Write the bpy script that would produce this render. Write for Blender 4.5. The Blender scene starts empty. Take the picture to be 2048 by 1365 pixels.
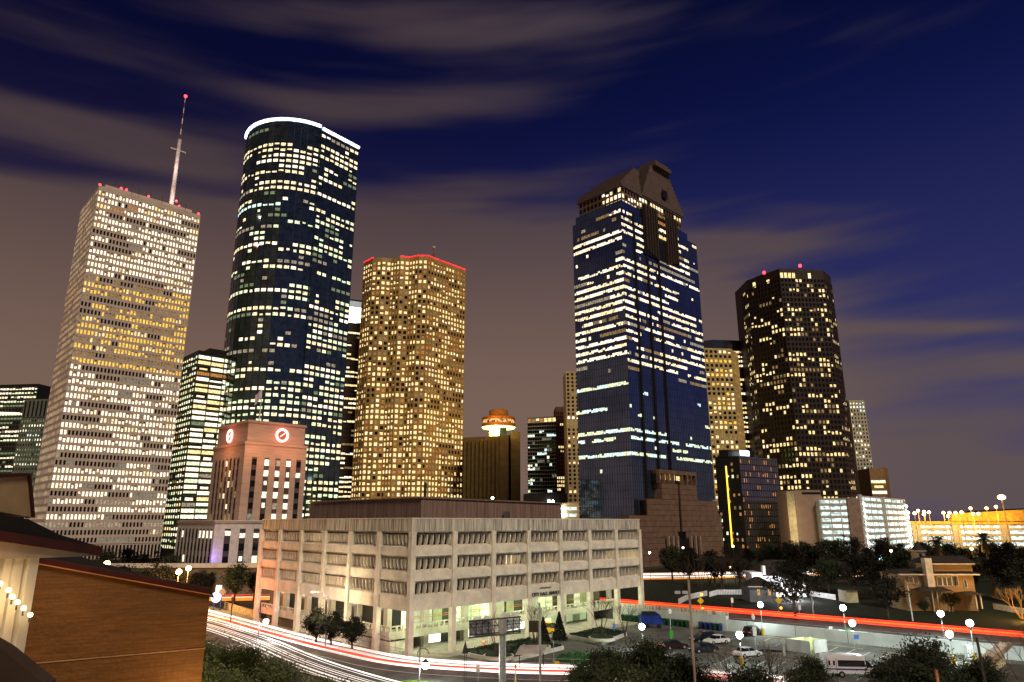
import bpy, math, random
from mathutils import Vector, Matrix
R = math.radians
rnd = random.Random(7)
sc = bpy.context.scene
col = sc.collection

# ------------------------------------------------------------------ camera
F = 1390.; TH = math.atan(.2611); CT, ST = math.cos(TH), math.sin(TH); EYE = 20.5
CX, CY = 1012., 682.5
cd = bpy.data.cameras.new('camera'); cam = bpy.data.objects.new('camera', cd); col.objects.link(cam)
cam.location = (0, 0, EYE); cam.rotation_euler = (R(90)+TH, 0, 0)
cd.sensor_width = 36; cd.lens = F/2048*36; cd.shift_x = (1024-CX)/2048
cd.clip_start = .5; cd.clip_end = 6000
sc.camera = cam

def ray(px, py):                      # photo pixel -> world direction
    t = (CY-py)/F
    return Vector(((px-CX)/F, CT-t*ST, ST+t*CT))
def gz(px, py, z=0.):                 # point of that ray at height z
    d = ray(px, py); k = (z-EYE)/d.z
    return Vector((d.x*k, d.y*k, z))
def at(px, py, Y):                    # point of that ray at distance Y
    d = ray(px, py); k = Y/d.y
    return Vector((d.x*k, Y, EYE+d.z*k))
def onpl(px, py, A, B):               # point of that ray on the vertical plane through A, B
    d = ray(px, py); n = Vector((-(B[1]-A[1]), B[0]-A[0]))
    k = (n.x*A[0]+n.y*A[1])/(n.x*d.x+n.y*d.y)
    return Vector((d.x*k, d.y*k, EYE+d.z*k))

# ------------------------------------------------------------------ world
w = bpy.data.worlds.new('World'); sc.world = w; w.use_nodes = True
nt = w.node_tree; nt.nodes.clear()
def N(t, **k):
    n = nt.nodes.new(t)
    for a, b in k.items(): setattr(n, a, b)
    return n
def lk(a, b): nt.links.new(a, b)
def M(op, a, b=None, c=None, clamp=False):
    n = N('ShaderNodeMath', operation=op); n.use_clamp = clamp
    for i, v in enumerate((a, b, c)):
        if v is None: continue
        if isinstance(v, (int, float)): n.inputs[i].default_value = v
        else: lk(v, n.inputs[i])
    return n.outputs[0]
def mixc(f, a, b):
    n = N('ShaderNodeMix', data_type='RGBA')
    if isinstance(f, (int, float)): n.inputs[0].default_value = f
    else: lk(f, n.inputs[0])
    for i, v in ((6, a), (7, b)):
        if isinstance(v, tuple): n.inputs[i].default_value = (*v, 1)
        else: lk(v, n.inputs[i])
    return n.outputs[2]
tc = N('ShaderNodeTexCoord'); sx = N('ShaderNodeSeparateXYZ'); lk(tc.outputs['Generated'], sx.inputs[0])
AZ = M('ARCTAN2', sx.outputs[0], sx.outputs[1]); EL = M('ARCSINE', sx.outputs[2])
def dirs(px, py):
    d = ray(px, py).normalized(); return math.atan2(d.x, d.y), math.asin(d.z)
def smooth(v, a, b):
    n = N('ShaderNodeMapRange', interpolation_type='SMOOTHSTEP'); lk(v, n.inputs[0])
    n.inputs[1].default_value = a; n.inputs[2].default_value = b; return n.outputs[0]
# clear dusk sky
east = smooth(AZ, -.75, .6); up = smooth(EL, -.02, .62)
low = mixc(east, (.050, .036, .070), (.040, .043, .150))
mid = mixc(east, (.0038, .0038, .030), (.0040, .0078, .068))
skyc = mixc(up, low, mid)
skyc = mixc(smooth(EL, .38, .80), skyc, (.0016, .0026, .020))
# long-exposure clouds: blobs of the layer, streaked along the wind
blobs = [  # px, py, half width px, half height px, tilt, weight
 (1000,40,340,75,.04,.80),(620,40,300,50,-.05,.60),(140,90,300,60,-.05,.28),(800,215,270,62,.08,.78),(520,190,160,30,-.1,.30),
 (160,255,340,42,-.14,.72),(60,385,300,46,-.14,.80),(380,325,170,38,-.18,.55),(60,660,600,165,0,1.2),(300,580,520,130,0,1.0),
 (620,780,680,260,0,1.5),(900,580,440,125,.01,1.25),(1050,740,460,220,0,1.35),(900,412,110,6,.04,.32),(850,380,300,30,.02,.22),
 (1340,650,260,66,.02,.95),(1500,490,190,22,.03,.55),(1620,415,120,18,.03,.2),(1900,860,420,85,.01,1.05),(2150,720,300,40,.04,.6),
 (1460,760,230,80,0,.75),(1900,975,520,60,0,.85),(1620,60,300,50,.08,.22),(1700,655,200,16,.02,.35),(1950,655,160,12,.03,.35),(-300,800,500,300,0,1.2)]
cm = None
for (px, py, hw, hh, tl, wt) in blobs:
    a0, e0 = dirs(px, py)
    a1, e1 = dirs(px+hw, py); a2, e2 = dirs(px, py-hh)
    sa = math.hypot(a1-a0, e1-e0); se = abs(e2-e0)
    da = M('SUBTRACT', AZ, a0); de = M('SUBTRACT', EL, e0)
    de = M('MULTIPLY_ADD', da, -(tl + (e1-e0)/max(1e-3, a1-a0)), de)
    q = M('ADD', M('POWER', M('MULTIPLY', da, 1/sa), 2), M('POWER', M('MULTIPLY', de, 1/se), 2))
    g = M('MULTIPLY', M('EXPONENT', M('MULTIPLY', q, -.9)), wt)
    cm = g if cm is None else M('ADD', cm, g)
# away from the picture the same layer goes on
away = M('MULTIPLY', smooth(M('MULTIPLY', AZ, -1), .7, 1.1), .75)
away = M('ADD', away, M('MULTIPLY', smooth(AZ, .9, 1.4), .22))
lowb = M('MULTIPLY', smooth(M('ABSOLUTE', AZ), .65, 1.0), M('SUBTRACT', 1.0, smooth(EL, .02, .26)))
away = M('ADD', away, M('MULTIPLY', lowb, .85))
cm = M('ADD', cm, away)
def streak(sa, se, det, tl=.0, rough=.5):
    cmb = N('ShaderNodeCombineXYZ')
    lk(M('MULTIPLY', AZ, sa), cmb.inputs[0]); lk(M('MULTIPLY', M('MULTIPLY_ADD', AZ, -tl, EL), se), cmb.inputs[1])
    n = N('ShaderNodeTexNoise'); lk(cmb.outputs[0], n.inputs['Vector']); n.inputs['Scale'].default_value = 1
    n.inputs['Detail'].default_value = det; n.inputs['Roughness'].default_value = rough
    return n.outputs[0]
n1 = streak(2.2, 16, 2.5, .06); n2 = streak(4, 52, 2, .05); n3 = streak(3.5, 8, 2)
tot = M('ADD', M('MULTIPLY', cm, M('MULTIPLY_ADD', n1, 1.0, .5)), M('MULTIPLY', M('SUBTRACT', n1, .5), 1.25))
tot = M('ADD', tot, M('MULTIPLY', M('SUBTRACT', n2, .5), .42))
tot = M('ADD', tot, M('MULTIPLY', M('SUBTRACT', n3, .5), .38))
cmask = smooth(tot, .10, 1.12)
cl_lo = mixc(smooth(AZ, .05, .62), (.198, .124, .092), (.112, .082, .082))
cl_hi = mixc(smooth(AZ, -.3, .3), (.062, .042, .050), (.062, .046, .062))
clc = mixc(smooth(EL, .14, .52), cl_lo, cl_hi)
skyc = mixc(M('MULTIPLY', cmask, .93), skyc, clc)
below = smooth(EL, -.12, -.01)
skyc = mixc(below, (.05, .035, .025), skyc)
ns = N('ShaderNodeTexSky', sky_type='NISHITA'); ns.sun_disc = False; ns.sun_elevation = R(-6); ns.sun_rotation = R(75)
bg1 = N('ShaderNodeBackground'); lk(skyc, bg1.inputs[0]); bg1.inputs[1].default_value = 1.0
bg2 = N('ShaderNodeBackground'); lk(ns.outputs[0], bg2.inputs[0]); bg2.inputs[1].default_value = .06
ad = N('ShaderNodeAddShader'); lk(bg1.outputs[0], ad.inputs[0]); lk(bg2.outputs[0], ad.inputs[1])
wo = N('ShaderNodeOutputWorld'); lk(ad.outputs[0], wo.inputs[0])
try: w.cycles.sampling_method = 'MANUAL'; w.cycles.sample_map_resolution = 512
except Exception: pass

# one soft, weak sun: the glow of the cloud deck over the city behind the camera
sl = bpy.data.lights.new('sun', 'SUN'); sl.energy = 2.0; sl.angle = R(16); sl.color = (1, .83, .64)
so = bpy.data.objects.new('sun', sl); col.objects.link(so)
so.rotation_euler = Vector((-.42, .88, -1.05)).to_track_quat('-Z', 'Y').to_euler()

sc.view_settings.view_transform = 'Standard'; sc.view_settings.look = 'None'
sc.view_settings.exposure = 0; sc.view_settings.gamma = 1
sc.render.engine = 'CYCLES'
sc.cycles.use_denoising = True
try: sc.cycles.denoiser = 'OPENIMAGEDENOISE'
except Exception: pass
sc.cycles.max_bounces = 5; sc.cycles.diffuse_bounces = 2; sc.cycles.glossy_bounces = 3
sc.cycles.transparent_max_bounces = 6; sc.cycles.sample_clamp_indirect = 6
sc.cycles.use_light_tree = True

# ------------------------------------------------------------------ materials
MT = {}
def mat(name, c, rough=.8, metal=0., var=.18, scale=.6, stretch=(1,1,1), bump=0., bscale=None, c2=None, spec=.3,
        em=None, es=0., ev=0., evs=1.1, sample=False):
    if name in MT: return MT[name]
    m = bpy.data.materials.new(name); m.use_nodes = True; MT[name] = m
    t = m.node_tree; b = t.nodes['Principled BSDF']; L = t.links.new
    ge = t.nodes.new('ShaderNodeNewGeometry')
    mp = t.nodes.new('ShaderNodeMapping'); L(ge.outputs['Position'], mp.inputs[0]); mp.inputs['Scale'].default_value = stretch
    no = t.nodes.new('ShaderNodeTexNoise'); L(mp.outputs[0], no.inputs['Vector'])
    no.inputs['Scale'].default_value = scale; no.inputs['Detail'].default_value = 5; no.inputs['Roughness'].default_value = .62
    cr = t.nodes.new('ShaderNodeValToRGB'); L(no.outputs[0], cr.inputs[0])
    a = c2 or tuple(x*(1-var*1.6) for x in c); z = tuple(min(1, x*(1+var)) for x in c)
    cr.color_ramp.elements[0].position = .32; cr.color_ramp.elements[0].color = (*a, 1)
    cr.color_ramp.elements[1].position = .62; cr.color_ramp.elements[1].color = (*(c if c2 else z), 1)
    L(cr.outputs[0], b.inputs['Base Color'])
    b.inputs['Roughness'].default_value = rough; b.inputs['Metallic'].default_value = metal
    b.inputs['Specular IOR Level'].default_value = spec
    if bump:
        n2 = t.nodes.new('ShaderNodeTexNoise'); L(ge.outputs['Position'], n2.inputs['Vector'])
        n2.inputs['Scale'].default_value = bscale or scale*6; n2.inputs['Detail'].default_value = 3
        bu = t.nodes.new('ShaderNodeBump'); bu.inputs['Strength'].default_value = bump; bu.inputs['Distance'].default_value = .2
        L(n2.outputs[0], bu.inputs['Height']); L(bu.outputs[0], b.inputs['Normal'])
    if em:
        b.inputs['Emission Color'].default_value = (*em, 1)
        if ev:
            n3 = t.nodes.new('ShaderNodeTexNoise'); L(ge.outputs['Position'], n3.inputs['Vector'])
            n3.inputs['Scale'].default_value = evs; n3.inputs['Detail'].default_value = 2
            mr = t.nodes.new('ShaderNodeMapRange'); L(n3.outputs[0], mr.inputs[0])
            mr.inputs[1].default_value = .36; mr.inputs[2].default_value = .6
            mr.inputs[3].default_value = es*(1-ev); mr.inputs[4].default_value = es
            L(mr.outputs[0], b.inputs['Emission Strength'])
        else: b.inputs['Emission Strength'].default_value = es
        if not sample:
            try: m.cycles.emission_sampling = 'NONE'
            except Exception: pass
    return m
def add_brick(m):
    t = m.node_tree; b = t.nodes['Principled BSDF']; L = t.links.new; src = b.inputs['Base Color'].links[0].from_socket
    ge = t.nodes.new('ShaderNodeNewGeometry'); sp = t.nodes.new('ShaderNodeSeparateXYZ'); L(ge.outputs['Position'], sp.inputs[0])
    cb = t.nodes.new('ShaderNodeCombineXYZ'); L(sp.outputs[0], cb.inputs[0]); L(sp.outputs[2], cb.inputs[1])
    br = t.nodes.new('ShaderNodeTexBrick'); L(cb.outputs[0], br.inputs['Vector']); br.inputs['Scale'].default_value = 1
    br.inputs['Brick Width'].default_value = .62; br.inputs['Row Height'].default_value = .21; br.inputs['Mortar Size'].default_value = .018
    br.inputs['Color1'].default_value = (1,1,1,1); br.inputs['Color2'].default_value = (.72,.70,.66,1); br.inputs['Mortar'].default_value = (.5,.46,.4,1)
    mx = t.nodes.new('ShaderNodeMix'); mx.data_type = 'RGBA'; mx.blend_type = 'MULTIPLY'; mx.inputs[0].default_value = .45
    L(src, mx.inputs[6]); L(br.outputs['Color'], mx.inputs[7]); L(mx.outputs[2], b.inputs['Base Color'])
def lit(name, c, s, ev=.6): return mat(name, tuple(x*.2 for x in c), .25, em=c, es=s, ev=ev)
K = {'W': lit('lit window, white', (1,.86,.62), 2.3), 'w': lit('lit window, dim white', (1,.85,.6), .42, .8),
     'Y': lit('lit window, yellow', (1,.60,.08), 1.5), 'y': lit('lit window, dim yellow', (1,.62,.15), .28, .8),
     'O': lit('lit window, orange', (1,.42,.12), .6, .7), 'G': lit('lit window, greenish', (.9,1,.62), 1.5),
     'g': lit('lit window, dim greenish', (.75,1,.55), .25, .8), 'C': lit('lit window, cool', (.75,1,.92), 1.7),
     'c': lit('lit window, dim cool', (.85,.95,.8), .2, .8), 'A': lit('lit window, amber', (1,.74,.32), 1.75),
     'a': lit('lit window, dim amber', (1,.66,.28), .30, .8), 'B': lit('lit window, warm', (1,.80,.46), 2.0, .75)}
K['D'] = mat('dark window glass', (.009,.010,.013), .15, var=.3, scale=.4, spec=.25)
shell_m = mat('pale travertine cladding', (.60,.48,.39), .7, var=.08, scale=.15)
brown_m = mat('brown granite cladding', (.47,.29,.09), .6, var=.15, scale=.15)
allen_m = mat('dark bronze cladding', (.042,.024,.014), .55, var=.2, scale=.2)
tan_m = mat('tan concrete cladding', (.52,.40,.20), .75, var=.12, scale=.2)
grey_m = mat('grey green cladding', (.16,.17,.13), .7, var=.15, scale=.2)
black_m = mat('black cladding', (.018,.016,.014), .4, var=.2, scale=.3)
glass_wf = mat('dark green mirror glass', (.15,.21,.20), .06, metal=.9, var=.25, scale=.25, bump=.015, bscale=.4)
glass_h = mat('blue mirror glass', (.20,.27,.42), .05, metal=.92, var=.12, scale=.12, bump=.02, bscale=.35)
glass_r = mat('pale mirror glass', (.42,.40,.42), .05, metal=.95, var=.1, scale=.12, bump=.01, bscale=.3)
mull_m = mat('dark mullion metal', (.012,.010,.012), .5, var=.2)
gran2 = mat('dark crown granite', (.125,.085,.070), .7, var=.15, scale=.3, bump=.08)
gran_m = mat('dark red granite', (.19,.115,.075), .65, var=.18, scale=.35, bump=.1)
conc = mat('pale precast concrete', (.72,.64,.52), .85, var=.12, scale=.5, bump=.15, bscale=6)
conc_st = mat('rain stained concrete', (.70,.62,.51), .85, scale=1.1, stretch=(2.6,2.6,.16), c2=(.13,.11,.095), bump=.15, bscale=5)
conc_br = mat('brown stained concrete', (.30,.20,.155), .85, scale=1.0, stretch=(2.2,2.2,.12), c2=(.15,.095,.075), bump=.15, bscale=5)
lime = mat('carved limestone', (.44,.34,.27), .8, var=.1, scale=.6, stretch=(.3,.3,3), bump=.1, bscale=3)
lspan = mat('grey window spandrel', (.09,.07,.065), .5, var=.2)
redd = mat('dark red painted metal', (.045,.007,.005), .9, var=.2)
blackroof = mat('black roof membrane', (.006,.005,.004), .8, var=.2)
steel = mat('galvanised steel', (.42,.42,.45), .45, metal=.6, var=.15, scale=3)
dsteel = mat('dark painted steel', (.035,.033,.035), .5, var=.2, scale=3)
asph = mat('worn asphalt', (.075,.072,.068), .85, var=.3, scale=.35, bump=.2, bscale=14)
lot_m = mat('parking lot asphalt', (.095,.09,.08), .8, var=.3, scale=.18, bump=.2, bscale=10)
pave = mat('concrete paving', (.30,.27,.22), .85, var=.2, scale=.5, bump=.1, bscale=8)
lawn = mat('dark lawn grass', (.008,.015,.004), .95, var=.45, scale=.5, bump=.5, bscale=9)
soil = mat('city ground', (.04,.035,.03), .95, var=.3, scale=.1)
yel = mat('yellow road paint', (.62,.36,.05), .7, var=.2, scale=2)
whi = mat('white road paint', (.62,.60,.55), .7, var=.2, scale=2)
whp = mat('white painted wood', (.75,.74,.72), .6, var=.08, scale=1)
bark = mat('tree bark', (.065,.045,.03), .95, var=.3, scale=2, bump=.5)
leaf1 = mat('dark oak leaves', (.022,.029,.010), .7, var=.5, scale=.9)
leaf2 = mat('dim brown green leaves', (.015,.013,.006), .8, var=.5, scale=.7)
leaf3 = mat('black green leaves', (.010,.013,.005), .8, var=.5, scale=.7)
hedge_m = mat('clipped hedge', (.012,.026,.010), .9, var=.5, scale=3, bump=.6)
bulb_w = mat('white lamp glow', (1,1,1), .5, em=(.85,1,.95), es=30)
bulb_o = mat('sodium lamp glow', (1,1,1), .5, em=(1,.55,.15), es=18)
bulb_y = mat('warm lamp glow', (1,1,1), .5, em=(1,.80,.42), es=14)
bulb_r = mat('red beacon glow', (1,.1,.1), .5, em=(1,.03,.04), es=7)
yelpaint = mat('yellow pole paint', (.62,.42,.04), .6, var=.1)

# ------------------------------------------------------------------ mesh builder
class MB:
    def __init__(s): s.v = []; s.f = []; s.m = []; s.mi = 0
    def quad(s, *p):
        n = len(s.v); s.v += [tuple(q) for q in p]; s.f.append(tuple(range(n, n+len(p)))); s.m.append(s.mi)
    def par(s, o, a, b, c):           # parallelepiped: origin and three edge vectors
        o, a, b, c = map(Vector, (o, a, b, c)); n = len(s.v)
        s.v += [tuple(q) for q in (o, o+a, o+a+b, o+b, o+c, o+a+c, o+a+b+c, o+b+c)]
        fs = [(0,3,2,1), (4,5,6,7), (0,1,5,4), (1,2,6,5), (2,3,7,6), (3,0,4,7)]
        if a.cross(b).dot(c) < 0: fs = [f[::-1] for f in fs]
        for f in fs: s.f.append(tuple(n+i for i in f)); s.m.append(s.mi)
    def box(s, x, y, z, sx, sy, sz, rz=0.):   # centre of base, sizes
        ca, sa = math.cos(rz), math.sin(rz); a = Vector((ca*sx, sa*sx, 0)); b = Vector((-sa*sy, ca*sy, 0))
        s.par(Vector((x, y, z))-a/2-b/2, a, b, (0, 0, sz))
    def prism(s, poly, z0, z1, top=None):
        A = sum(poly[i-1][0]*poly[i][1]-poly[i][0]*poly[i-1][1] for i in range(len(poly)))
        if A < 0: poly = poly[::-1]; top = top[::-1] if top else None
        n = len(s.v); k = len(poly); tp = top or poly
        s.v += [(p[0], p[1], z0) for p in poly]+[(p[0], p[1], z1) for p in tp]
        for i in range(k): j = (i+1) % k; s.f.append((n+i, n+j, n+k+j, n+k+i)); s.m.append(s.mi)
        s.f.append(tuple(n+i for i in range(k))[::-1]); s.f.append(tuple(n+k+i for i in range(k))); s.m += [s.mi]*2
    def extr(s, pts, off):            # planar polygon (3D points) pushed along off
        n = len(s.v); k = len(pts); off = Vector(off); pts = [Vector(p) for p in pts]
        nn = Vector((0,0,0))
        for i in range(k): nn += pts[i-1].cross(pts[i])
        if nn.dot(off) > 0: pts = pts[::-1]
        s.v += [tuple(p) for p in pts]+[tuple(p+off) for p in pts]
        s.f.append(tuple(range(n, n+k))); s.f.append(tuple(range(n+k, n+2*k))[::-1]); s.m += [s.mi]*2
        for i in range(k): j = (i+1) % k; s.f.append((n+j, n+i, n+k+i, n+k+j)); s.m.append(s.mi)
    def tube(s, pts, rs, n=6, cap=True):
        pts = [Vector(p) for p in pts]
        if not hasattr(rs, '__len__'): rs = [rs]*len(pts)
        base = len(s.v); pu = None
        for i, p in enumerate(pts):
            d = (pts[min(i+1, len(pts)-1)]-pts[max(i-1, 0)]).normalized()
            u = d.cross(Vector((0,0,1)) if abs(d.z) < .9 else Vector((1,0,0))).normalized() if pu is None else (pu-d*pu.dot(d)).normalized()
            pu = u; v = d.cross(u)
            for k in range(n):
                a = 2*math.pi*k/n; s.v.append(tuple(p+(u*math.cos(a)+v*math.sin(a))*rs[i]))
        for i in range(len(pts)-1):
            for k in range(n):
                a = base+i*n+k; b = base+i*n+(k+1) % n; s.f.append((a, b, b+n, a+n)); s.m.append(s.mi)
        if cap:
            s.f.append(tuple(range(base, base+n))[::-1]); s.f.append(tuple(range(base+(len(pts)-1)*n, base+len(pts)*n))); s.m += [s.mi]*2
    def lathe(s, x, y, prof, n=16):   # prof: (r, z)
        base = len(s.v)
        for r, z in prof:
            for k in range(n): a = 2*math.pi*k/n; s.v.append((x+r*math.cos(a), y+r*math.sin(a), z))
        for i in range(len(prof)-1):
            for k in range(n):
                a = base+i*n+k; b = base+i*n+(k+1) % n; s.f.append((a, b, b+n, a+n)); s.m.append(s.mi)
        s.f.append(tuple(range(base, base+n))[::-1]); s.f.append(tuple(range(base+(len(prof)-1)*n, base+len(prof)*n))); s.m += [s.mi]*2
    def ball(s, c, r, n=10, sq=1.):
        s.lathe(c[0], c[1], [(max(.001, r*math.sin(math.pi*i/(n//2+1))), c[2]-sq*r*math.cos(math.pi*i/(n//2+1))) for i in range(n//2+2)], n)
    def mesh(s, name, mats, org=(0,0,0), smooth=False):
        me = bpy.data.meshes.new(name); o = org
        me.from_pydata([(v[0]-o[0], v[1]-o[1], v[2]-o[2]) for v in s.v], [], s.f)
        for m in (mats if isinstance(mats, (list, tuple)) else [mats]): me.materials.append(m)
        if len(me.materials) > 1: me.polygons.foreach_set('material_index', s.m)
        if smooth: me.polygons.foreach_set('use_smooth', [True]*len(me.polygons))
        me.update(); return me
ORG = {}
def root(name, loc, label, cat, group=None, rz=0.):
    o = bpy.data.objects.new(name, None); col.objects.link(o); o.location = loc; o.rotation_euler.z = rz
    o.empty_display_size = .5; o['label'] = label; o['category'] = cat
    if group: o['group'] = group
    ORG[o] = Vector(loc); return o
def build(mb, name, mats, parent=None, kind=None, smooth=False, label=None):
    org = ORG.get(parent, Vector((0,0,0)))
    o = bpy.data.objects.new(name, mb.mesh(name, mats, org, smooth)); col.objects.link(o)
    if parent is not None: o.parent = parent; ORG[o] = org
    if kind: o['kind'] = kind
    if label: o['label'] = label
    return o
def single(mb, name, mats, label, cat, group=None, smooth=False):
    o = build(mb, name, mats, smooth=smooth); o['label'] = label; o['category'] = cat
    if group: o['group'] = group
    return o
def struct(mb, name, m): return build(mb, name, m, kind='structure')
def put(me, name, parent, loc, rz=0., m=None):   # shared-mesh piece under a world-baked parent
    o = bpy.data.objects.new(name, me); col.objects.link(o); o.parent = parent
    o.location = Vector(loc)-ORG.get(parent, Vector((0,0,0))); o.rotation_euler.z = rz; return o
def copy_tree(o, parent=None):
    c = o.copy(); col.objects.link(c)
    if parent is not None: c.parent = parent; 
    for ch in list(KIDS.get(o, ())): copy_tree(ch, c)
    return c
KIDS = {}
def kids(o):
    KIDS[o] = [c for c in bpy.data.objects if c.parent == o]
    for c in KIDS[o]: kids(c)
def dup(o, loc, rz=0., label=None, group=None, s=None):
    c = copy_tree(o); c.location = loc; c.rotation_euler.z = rz
    if s: c.scale = (s, s, s)
    if label: c['label'] = label
    if group: c['group'] = group
    return c
def plight(name, loc, e, c, r=.3, parent=None, typ='POINT', d=None, ang=None, sz=None):
    l = bpy.data.lights.new(name, typ); l.energy = e; l.color = c
    if typ != 'AREA': l.shadow_soft_size = r
    else: l.shape = 'RECTANGLE'; l.size = sz[0]; l.size_y = sz[1]
    if typ == 'SPOT': l.spot_size = ang or R(120); l.spot_blend = .7
    o = bpy.data.objects.new(name, l); col.objects.link(o)
    if parent is not None: o.parent = parent; o.location = Vector(loc)-ORG.get(parent, Vector((0,0,0)))
    else: o.location = loc
    if d is not None: o.rotation_euler = Vector(d).to_track_quat('-Z', 'Y').to_euler()
    return o

# ------------------------------------------------------------------ facades
def V2(p): return Vector((p[0], p[1], 0))
class Tower:
    def __init__(s, name, label, poly, z1, body, z0=0., cat='skyscraper', pos=None, group=None):
        s.poly = [V2(p) for p in poly]; c = sum(s.poly, Vector((0,0,0)))/len(poly); s.c = c
        s.r = root(name, (c.x, c.y, 0), label, cat, group); s.cells = []; s.fr = MB(); s.z1 = z1
        b = MB(); b.prism([(p.x, p.y) for p in s.poly], z0, z1); s.body = build(b, 'wall', body, s.r)
    def facade(s, i, z0, z1, nf, nc, w=.6, h=.6, dep=.45, key=None, frame=True, pane=.05, j=None, up=.5, pw=None, sw=None, trim=(0,0)):
        A = s.poly[i] if isinstance(i, int) else V2(i[0]); B = s.poly[(i+1) % len(s.poly)] if isinstance(i, int) else V2(i[1])
        u = (B-A); L = u.length; u.normalize(); n = Vector((u.y, -u.x, 0))
        if n.dot((A+B)/2-s.c) < 0: n = -n
        if trim != (0,0): A = A+u*trim[0]; L -= sum(trim)
        cw = L/nc; fh = (z1-z0)/nf; ang = math.atan2(u.y, u.x)
        if frame:
            pw_ = cw*(1-w) if pw is None else pw; sw_ = fh*(1-h) if sw is None else sw
            for c in range(nc+1):
                x = c*cw-pw_/2; ww = pw_
                if c == 0: x = 0; ww = pw_/2
                if c == nc: ww = pw_/2
                s.fr.par(A+u*x+Vector((0,0,z0)), u*ww, n*dep, (0,0,z1-z0))
            for f in range(nf+1):
                zz = z0+f*fh-sw_/2; hh = sw_
                if f == 0: zz = z0; hh = sw_/2
                if f == nf: hh = sw_/2
                s.fr.par(A+Vector((0,0,zz)), u*L, n*(dep-.05), (0,0,hh))
        for f in range(nf):
            for c in range(nc):
                k = key(f, c) if key else None
                if not k: continue
                p = A+u*((c+.5)*cw)+n*pane+Vector((0,0,z0+(f+up)*fh))
                v = p-Vector((0,0,EYE)); d = v.length; face = abs(n.dot(v))/d
                s.cells.append((cw*w*fh*h*face/d/d, p, ang, n, cw*w, fh*h, k))
    def done(s, nobj=300, frame_mat=None, smallname='small_window'):
        if s.fr.v: build(s.fr, 'facade_frame', frame_mat, s.r)
        s.cells.sort(key=lambda t: -t[0]); cache = {}
        br = random.Random(len(s.cells)); lst = []
        for (sz, p, ang, n, w_, h_, k) in s.cells:
            if k not in 'Dawgc' and br.random() < .34:
                f = br.choice((.5, .65, .8)); p = p+Vector((0,0,(1 if br.random() < .3 else -1)*h_*(1-f)/2)); h_ = h_*f
                if br.random() < .3: w_ = w_*.62
            lst.append((sz, p, ang, n, w_, h_, k))
        s.cells = lst
        for (sz, p, ang, n, w_, h_, k) in s.cells[:nobj]:
            q = (round(w_, 2), round(h_, 2), k)
            if q not in cache:
                m = MB(); m.box(0, 0, -q[1]/2, q[0], .08, q[1]); cache[q] = m.mesh('window', K[k])
            put(cache[q], 'window', s.r, p, ang)
        rest = s.cells[nobj:]
        if rest:
            ks = sorted({c[-1] for c in rest}); mb = MB()
            for (sz, p, ang, n, w_, h_, k) in rest:
                mb.mi = ks.index(k); u = Vector((math.cos(ang), math.sin(ang), 0))
                a = p-u*w_/2-Vector((0,0,h_/2)); q = [a, a+u*w_, a+u*w_+Vector((0,0,h_)), a+Vector((0,0,h_))]
                if u.cross(Vector((0,0,1))).dot(n) < 0: q = q[::-1]
                mb.quad(*q)
            build(mb, smallname, [K[k] for k in ks], s.r, kind='stuff')
def runs(nf, nc, pf, kf, seed, stay=.82):
    r = random.Random(seed); g = {}
    for f in range(nf):
        p = pf(f, r) if callable(pf) else pf; on = r.random() < p; k = kf(f, r, on)
        for c in range(nc):
            if r.random() > stay: on = r.random() < p; k = kf(f, r, on)
            if on and r.random() < .30: k = kf(f, r, True)
            g[f, c] = k if r.random() > .05 else kf(f, r, r.random() < p)
    return lambda f, c: g.get((f, c))
def pick(r, s): return s[int(r.random()*len(s))]
UA, VA = R(44.3), R(133.0)
U = Vector((math.cos(UA), math.sin(UA), 0)); V = Vector((math.cos(VA), math.sin(VA), 0))
def rect(P, a, b, u=U, v=V, da=0, db=0):
    P = V2(P)+u*da+v*db; return [P, P+u*a, P+u*a+v*b, P+v*b]
def topat(px, py, z): p = gz(px, py, z); return Vector((p.x, p.y, 0))
def beacon(T, p, r=.9):
    b = MB(); b.ball((0,0,0), r, 8); b.v = [(x+p[0], y+p[1], z+p[2]) for x, y, z in b.v]; build(b, 'beacon', bulb_r, T)

# ================================================================== GROUND
g = MB(); g.quad((-3000,-300,0), (3000,-300,0), (3000,5000,0), (-3000,5000,0)); struct(g, 'ground', soil)

# ================================================================== SKYSCRAPERS
# --- pale stone tower with mast, far left
P = topat(198.5, 371, 218)
T = Tower('office_tower', 'tall pale stone tower with a red and white mast on its roof', rect(P, 60.5, 41.5), 218, shell_m, cat='skyscraper')
def kf(f, r, on):
    t = f/50
    if .46 < t < .73: return pick(r, 'YYYYA') if on else pick(r, 'yyDDa')
    if t > .92: return pick(r, 'WWA') if on else pick(r, 'DDDO')
    return pick(r, 'WWWWWB') if on else pick(r, 'DDDDwc')
def pf(f, r):
    if f < 3: return .06
    if f < 9: return pick(r, (.05, .25, .5, .75))
    return pick(r, (.96, .9, .85, .8, .7, .55, .12)) if f < 42 else pick(r, (.9, .6, .35, .1))
T.facade(0, 9, 215.5, 50, 32, .60, .62, .5, runs(50, 32, pf, kf, 11))
def kf2(f, r, on):
    t = f/50
    if .35 < t < .75: return pick(r, 'AAYB') if on else pick(r, 'aDDy')
    return pick(r, 'BBWG') if on else pick(r, 'DDwa')
T.facade(0, .5, 8.6, 1, 32, .62, .9, .5, lambda f, c: 'D'); T.facade(3, .5, 8.6, 1, 24, .62, .9, .5, lambda f, c: 'D')
T.facade(3, 9, 215.5, 50, 24, .60, .62, .5, runs(50, 24, .72, kf2, 12, .6))
T.done(300, shell_m)
b = MB(); b.prism([(p.x, p.y) for p in rect(P, 52, 33, da=4, db=4)], 218, 221.5); build(b, 'plant_room', shell_m, T.r)
mp_ = P+U*45+V*12
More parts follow.
